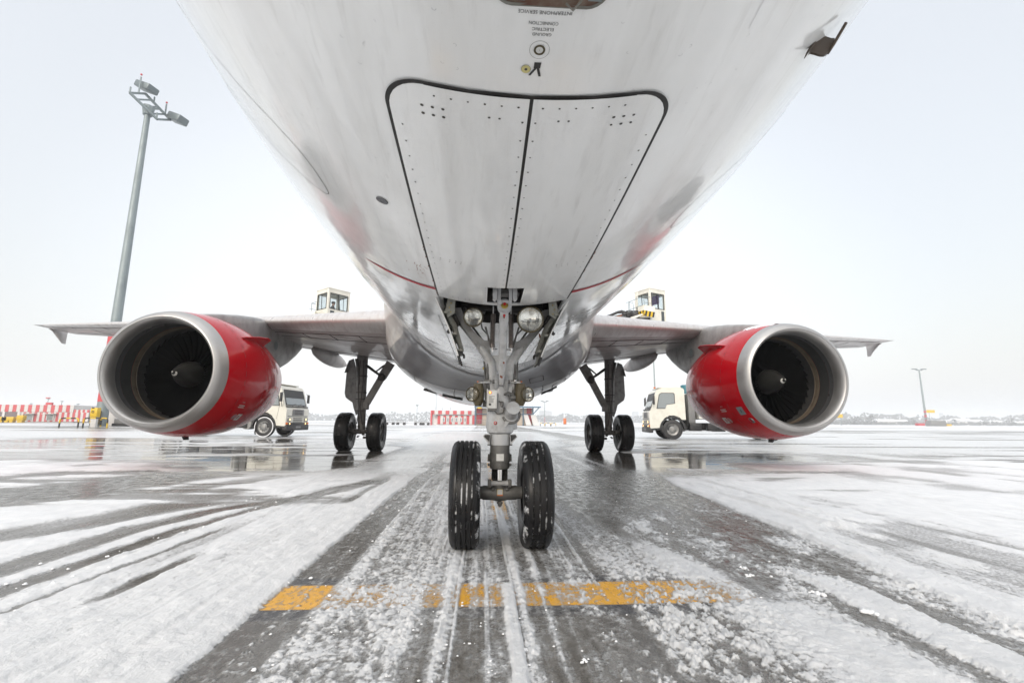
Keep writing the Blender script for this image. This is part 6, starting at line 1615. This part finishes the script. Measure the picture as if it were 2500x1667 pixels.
# ------------------------------------------------------------------ distant town, trees
rt = random.Random(21)
def far_tree(x, y, h, w, label):
    mb = MB().use('foliage_far'); n = 95
    t = thing('tree', label, 'tree', (x, y, 0), 0, 'bare trees along the far horizon')
    for i in range(n):
        a = rt.uniform(0, 2*PI); q = rt.uniform(0, 1); z = h*(.12+.88*q); r = w*.5*math.sin(PI*min(1, (q*.85+.12)))**.7*math.sqrt(rt.random())
        c = Vector((math.cos(a)*r, math.sin(a)*r*.6, z)); s_ = h*rt.uniform(.05, .11); nrm = Vector((rt.gauss(0, 1), rt.gauss(0, 1), rt.gauss(0, 1))).normalized(); u, v = frame_from(nrm)
        mb.add([c+u*s_, c+v*s_*.8, c-u*s_*.9, c-v*s_*1.1], [(0, 1, 2, 3)])
    mb.build('crown', None, t, smooth=False, fix=False)
    mb = MB().use('foliage_far'); mb.tube([(0, 0, 0), (0, 0, h*.6)], [h*.035, h*.012], 6); mb.build('trunk', None, t)
names = [(2088, 30, 17, 'dark round tree on the far horizon just right of the right engine'), (2128, 26, 18, 'dark round tree on the far horizon, second from the right engine'), (2228, 20, 13, 'grey tree left of the far right mast'), (2470, 26, 14, 'dark tree near the right edge of the photo'), (2400, 18, 10, 'small grey tree left of the dark tree near the right edge'), (2330, 20, 11, 'small grey tree between the far right mast and the right edge')]
for px, pw, ph, lbl in names:
    Y = 430; x = bx_(px, Y); D_ = math.hypot(x, Y)*.93; far_tree(x, Y, ph*1.15*Y/F_PX+1.2, pw*1.3*Y/F_PX, lbl)
def far_house(px, Y, w, h, lbl, col='bld_white'):
    x = bx_(px, Y); t = thing('house', lbl, 'house', (x, Y, 0), rt.uniform(-.3, .3), 'snow-roofed houses on the far horizon')
    mb = MB().use(col); mb.box((0, 0, h/2), (w, w*.6, h)); mb.build('wall', None, t, smooth=False)
    mb = MB().use('snow_white'); mb.add([(-w*.55, -w*.36, h), (w*.55, -w*.36, h), (w*.55, w*.36, h), (-w*.55, w*.36, h), (-w*.5, 0, h*1.55), (w*.5, 0, h*1.55)], [(0, 1, 5, 4), (2, 3, 4, 5), (0, 4, 3), (1, 2, 5), (0, 3, 2, 1)]); mb.build('roof', None, t, smooth=False)
for i, (px, lbl) in enumerate(((2160, 'pale house with a snowy roof left of the far right mast'), (2195, 'pale house with a snowy roof just left of the far right mast'), (2300, 'pale house with a snowy roof right of the far right mast'), (2345, 'low pale house among the far trees at the right'), (2375, 'pale house far right below the church tower haze'), (2432, 'pale house near the right edge beside the dark tree'), (2485, 'last pale house at the right edge of the photo'))):
    far_house(px, 560+20*(i % 3), rt.uniform(14, 22), rt.uniform(3.5, 5.5), lbl)
def far_tower(px, Y, w, h, lbl, name='tower', grp='pale towers fading into the haze'):
    x = bx_(px, Y); mb = MB().use('far_grey'); mb.box((0, 0, h/2), (w, w, h)); mb.box((0, 0, h), (w*.8, w*.8, h*.06)); mb.box((0, -w/2-.2, h*.5), (w*.2, .4, h*.96)); o = mb.build(name, None, None, smooth=False); o.location = (x, Y, 0); tag(o, lbl, 'tower', grp)
for i, (px, w, h) in enumerate(((1322, 12, 34), (1329.5, 12, 35), (1336, 10, 34), (1343.5, 9, 33))):
    far_tower(px, 1500, w, h, ('first', 'second', 'third', 'fourth')[i]+' from the left of four pale grey towers far beyond the middle building')
far_tower(2301, 1300, 6, 33, 'thin pale church tower on the far horizon right of the mast'); far_tower(2307, 1310, 16, 20, 'stubby pale tower next to the thin church tower')
far_tower(1552, 1500, 16, 34, 'faint tower on the horizon left of the right deicing truck')
# far woods reading as one mass
mb = MB().use('foliage_far')
def wood(p0, p1, Y, h0, n, spread=30):
    for i in range(n):
        px = rt.uniform(p0, p1); y = Y+rt.uniform(0, spread); x = at(px, 1025, Y=y).x
        env = h0*(.55+.6*float(vn(np.array([px*.045]), np.array([Y*.01]), 7)[0])); z = rt.uniform(0, 1)**1.2*env; s_ = rt.uniform(.9, 2.3)*Y/700
        a = rt.uniform(0, PI); u = Vector((math.cos(a), .2*math.sin(a), math.sin(a)*.8))*s_; v = Vector((-math.sin(a), .1, math.cos(a)))*s_*.8
        c = Vector((x, y, z)); mb.add([c+u, c+v, c-u, c-v], [(0, 1, 2, 3)])
wood(1990, 2620, 700, 17, 3800); wood(1990, 2620, 480, 4.2, 1500); wood(1250, 1570, 950, 16, 1100); wood(640, 1060, 1000, 18, 1000); wood(-250, 240, 900, 12, 600)
o = mb.build('far_woods', None, None, smooth=False, fix=False); tag(o, 'low grey woods and hedges along the snowy horizon', 'woods', kind='stuff')

# ------------------------------------------------------------------ haze
def haze():
    mb = MB(); x, y0, y1 = 2700, -450, 2700
    mb.add([(sx_, sy_, sz_) for sx_ in (-x, x) for sy_ in (y0, y1) for sz_ in (-1.0, 46)], [(0, 1, 3, 2), (4, 6, 7, 5), (0, 4, 5, 1), (2, 3, 7, 6), (0, 2, 6, 4), (1, 5, 7, 3)])
    M = bpy.data.materials.new('haze'); M.use_nodes = True; n = M.node_tree.nodes; l = M.node_tree.links; n.remove(n['Principled BSDF'])
    v = n.new('ShaderNodeVolumePrincipled'); v.inputs['Color'].default_value = (.93, .95, .97, 1); v.inputs['Density'].default_value = .0008; v.inputs['Anisotropy'].default_value = .2
    l.new(v.outputs[0], n['Material Output'].inputs['Volume']); MAT['haze'] = M
    o = mb.build('haze', 'haze', None, smooth=False); tag(o, 'thin winter haze over the airfield', 'haze', kind='stuff')
haze()
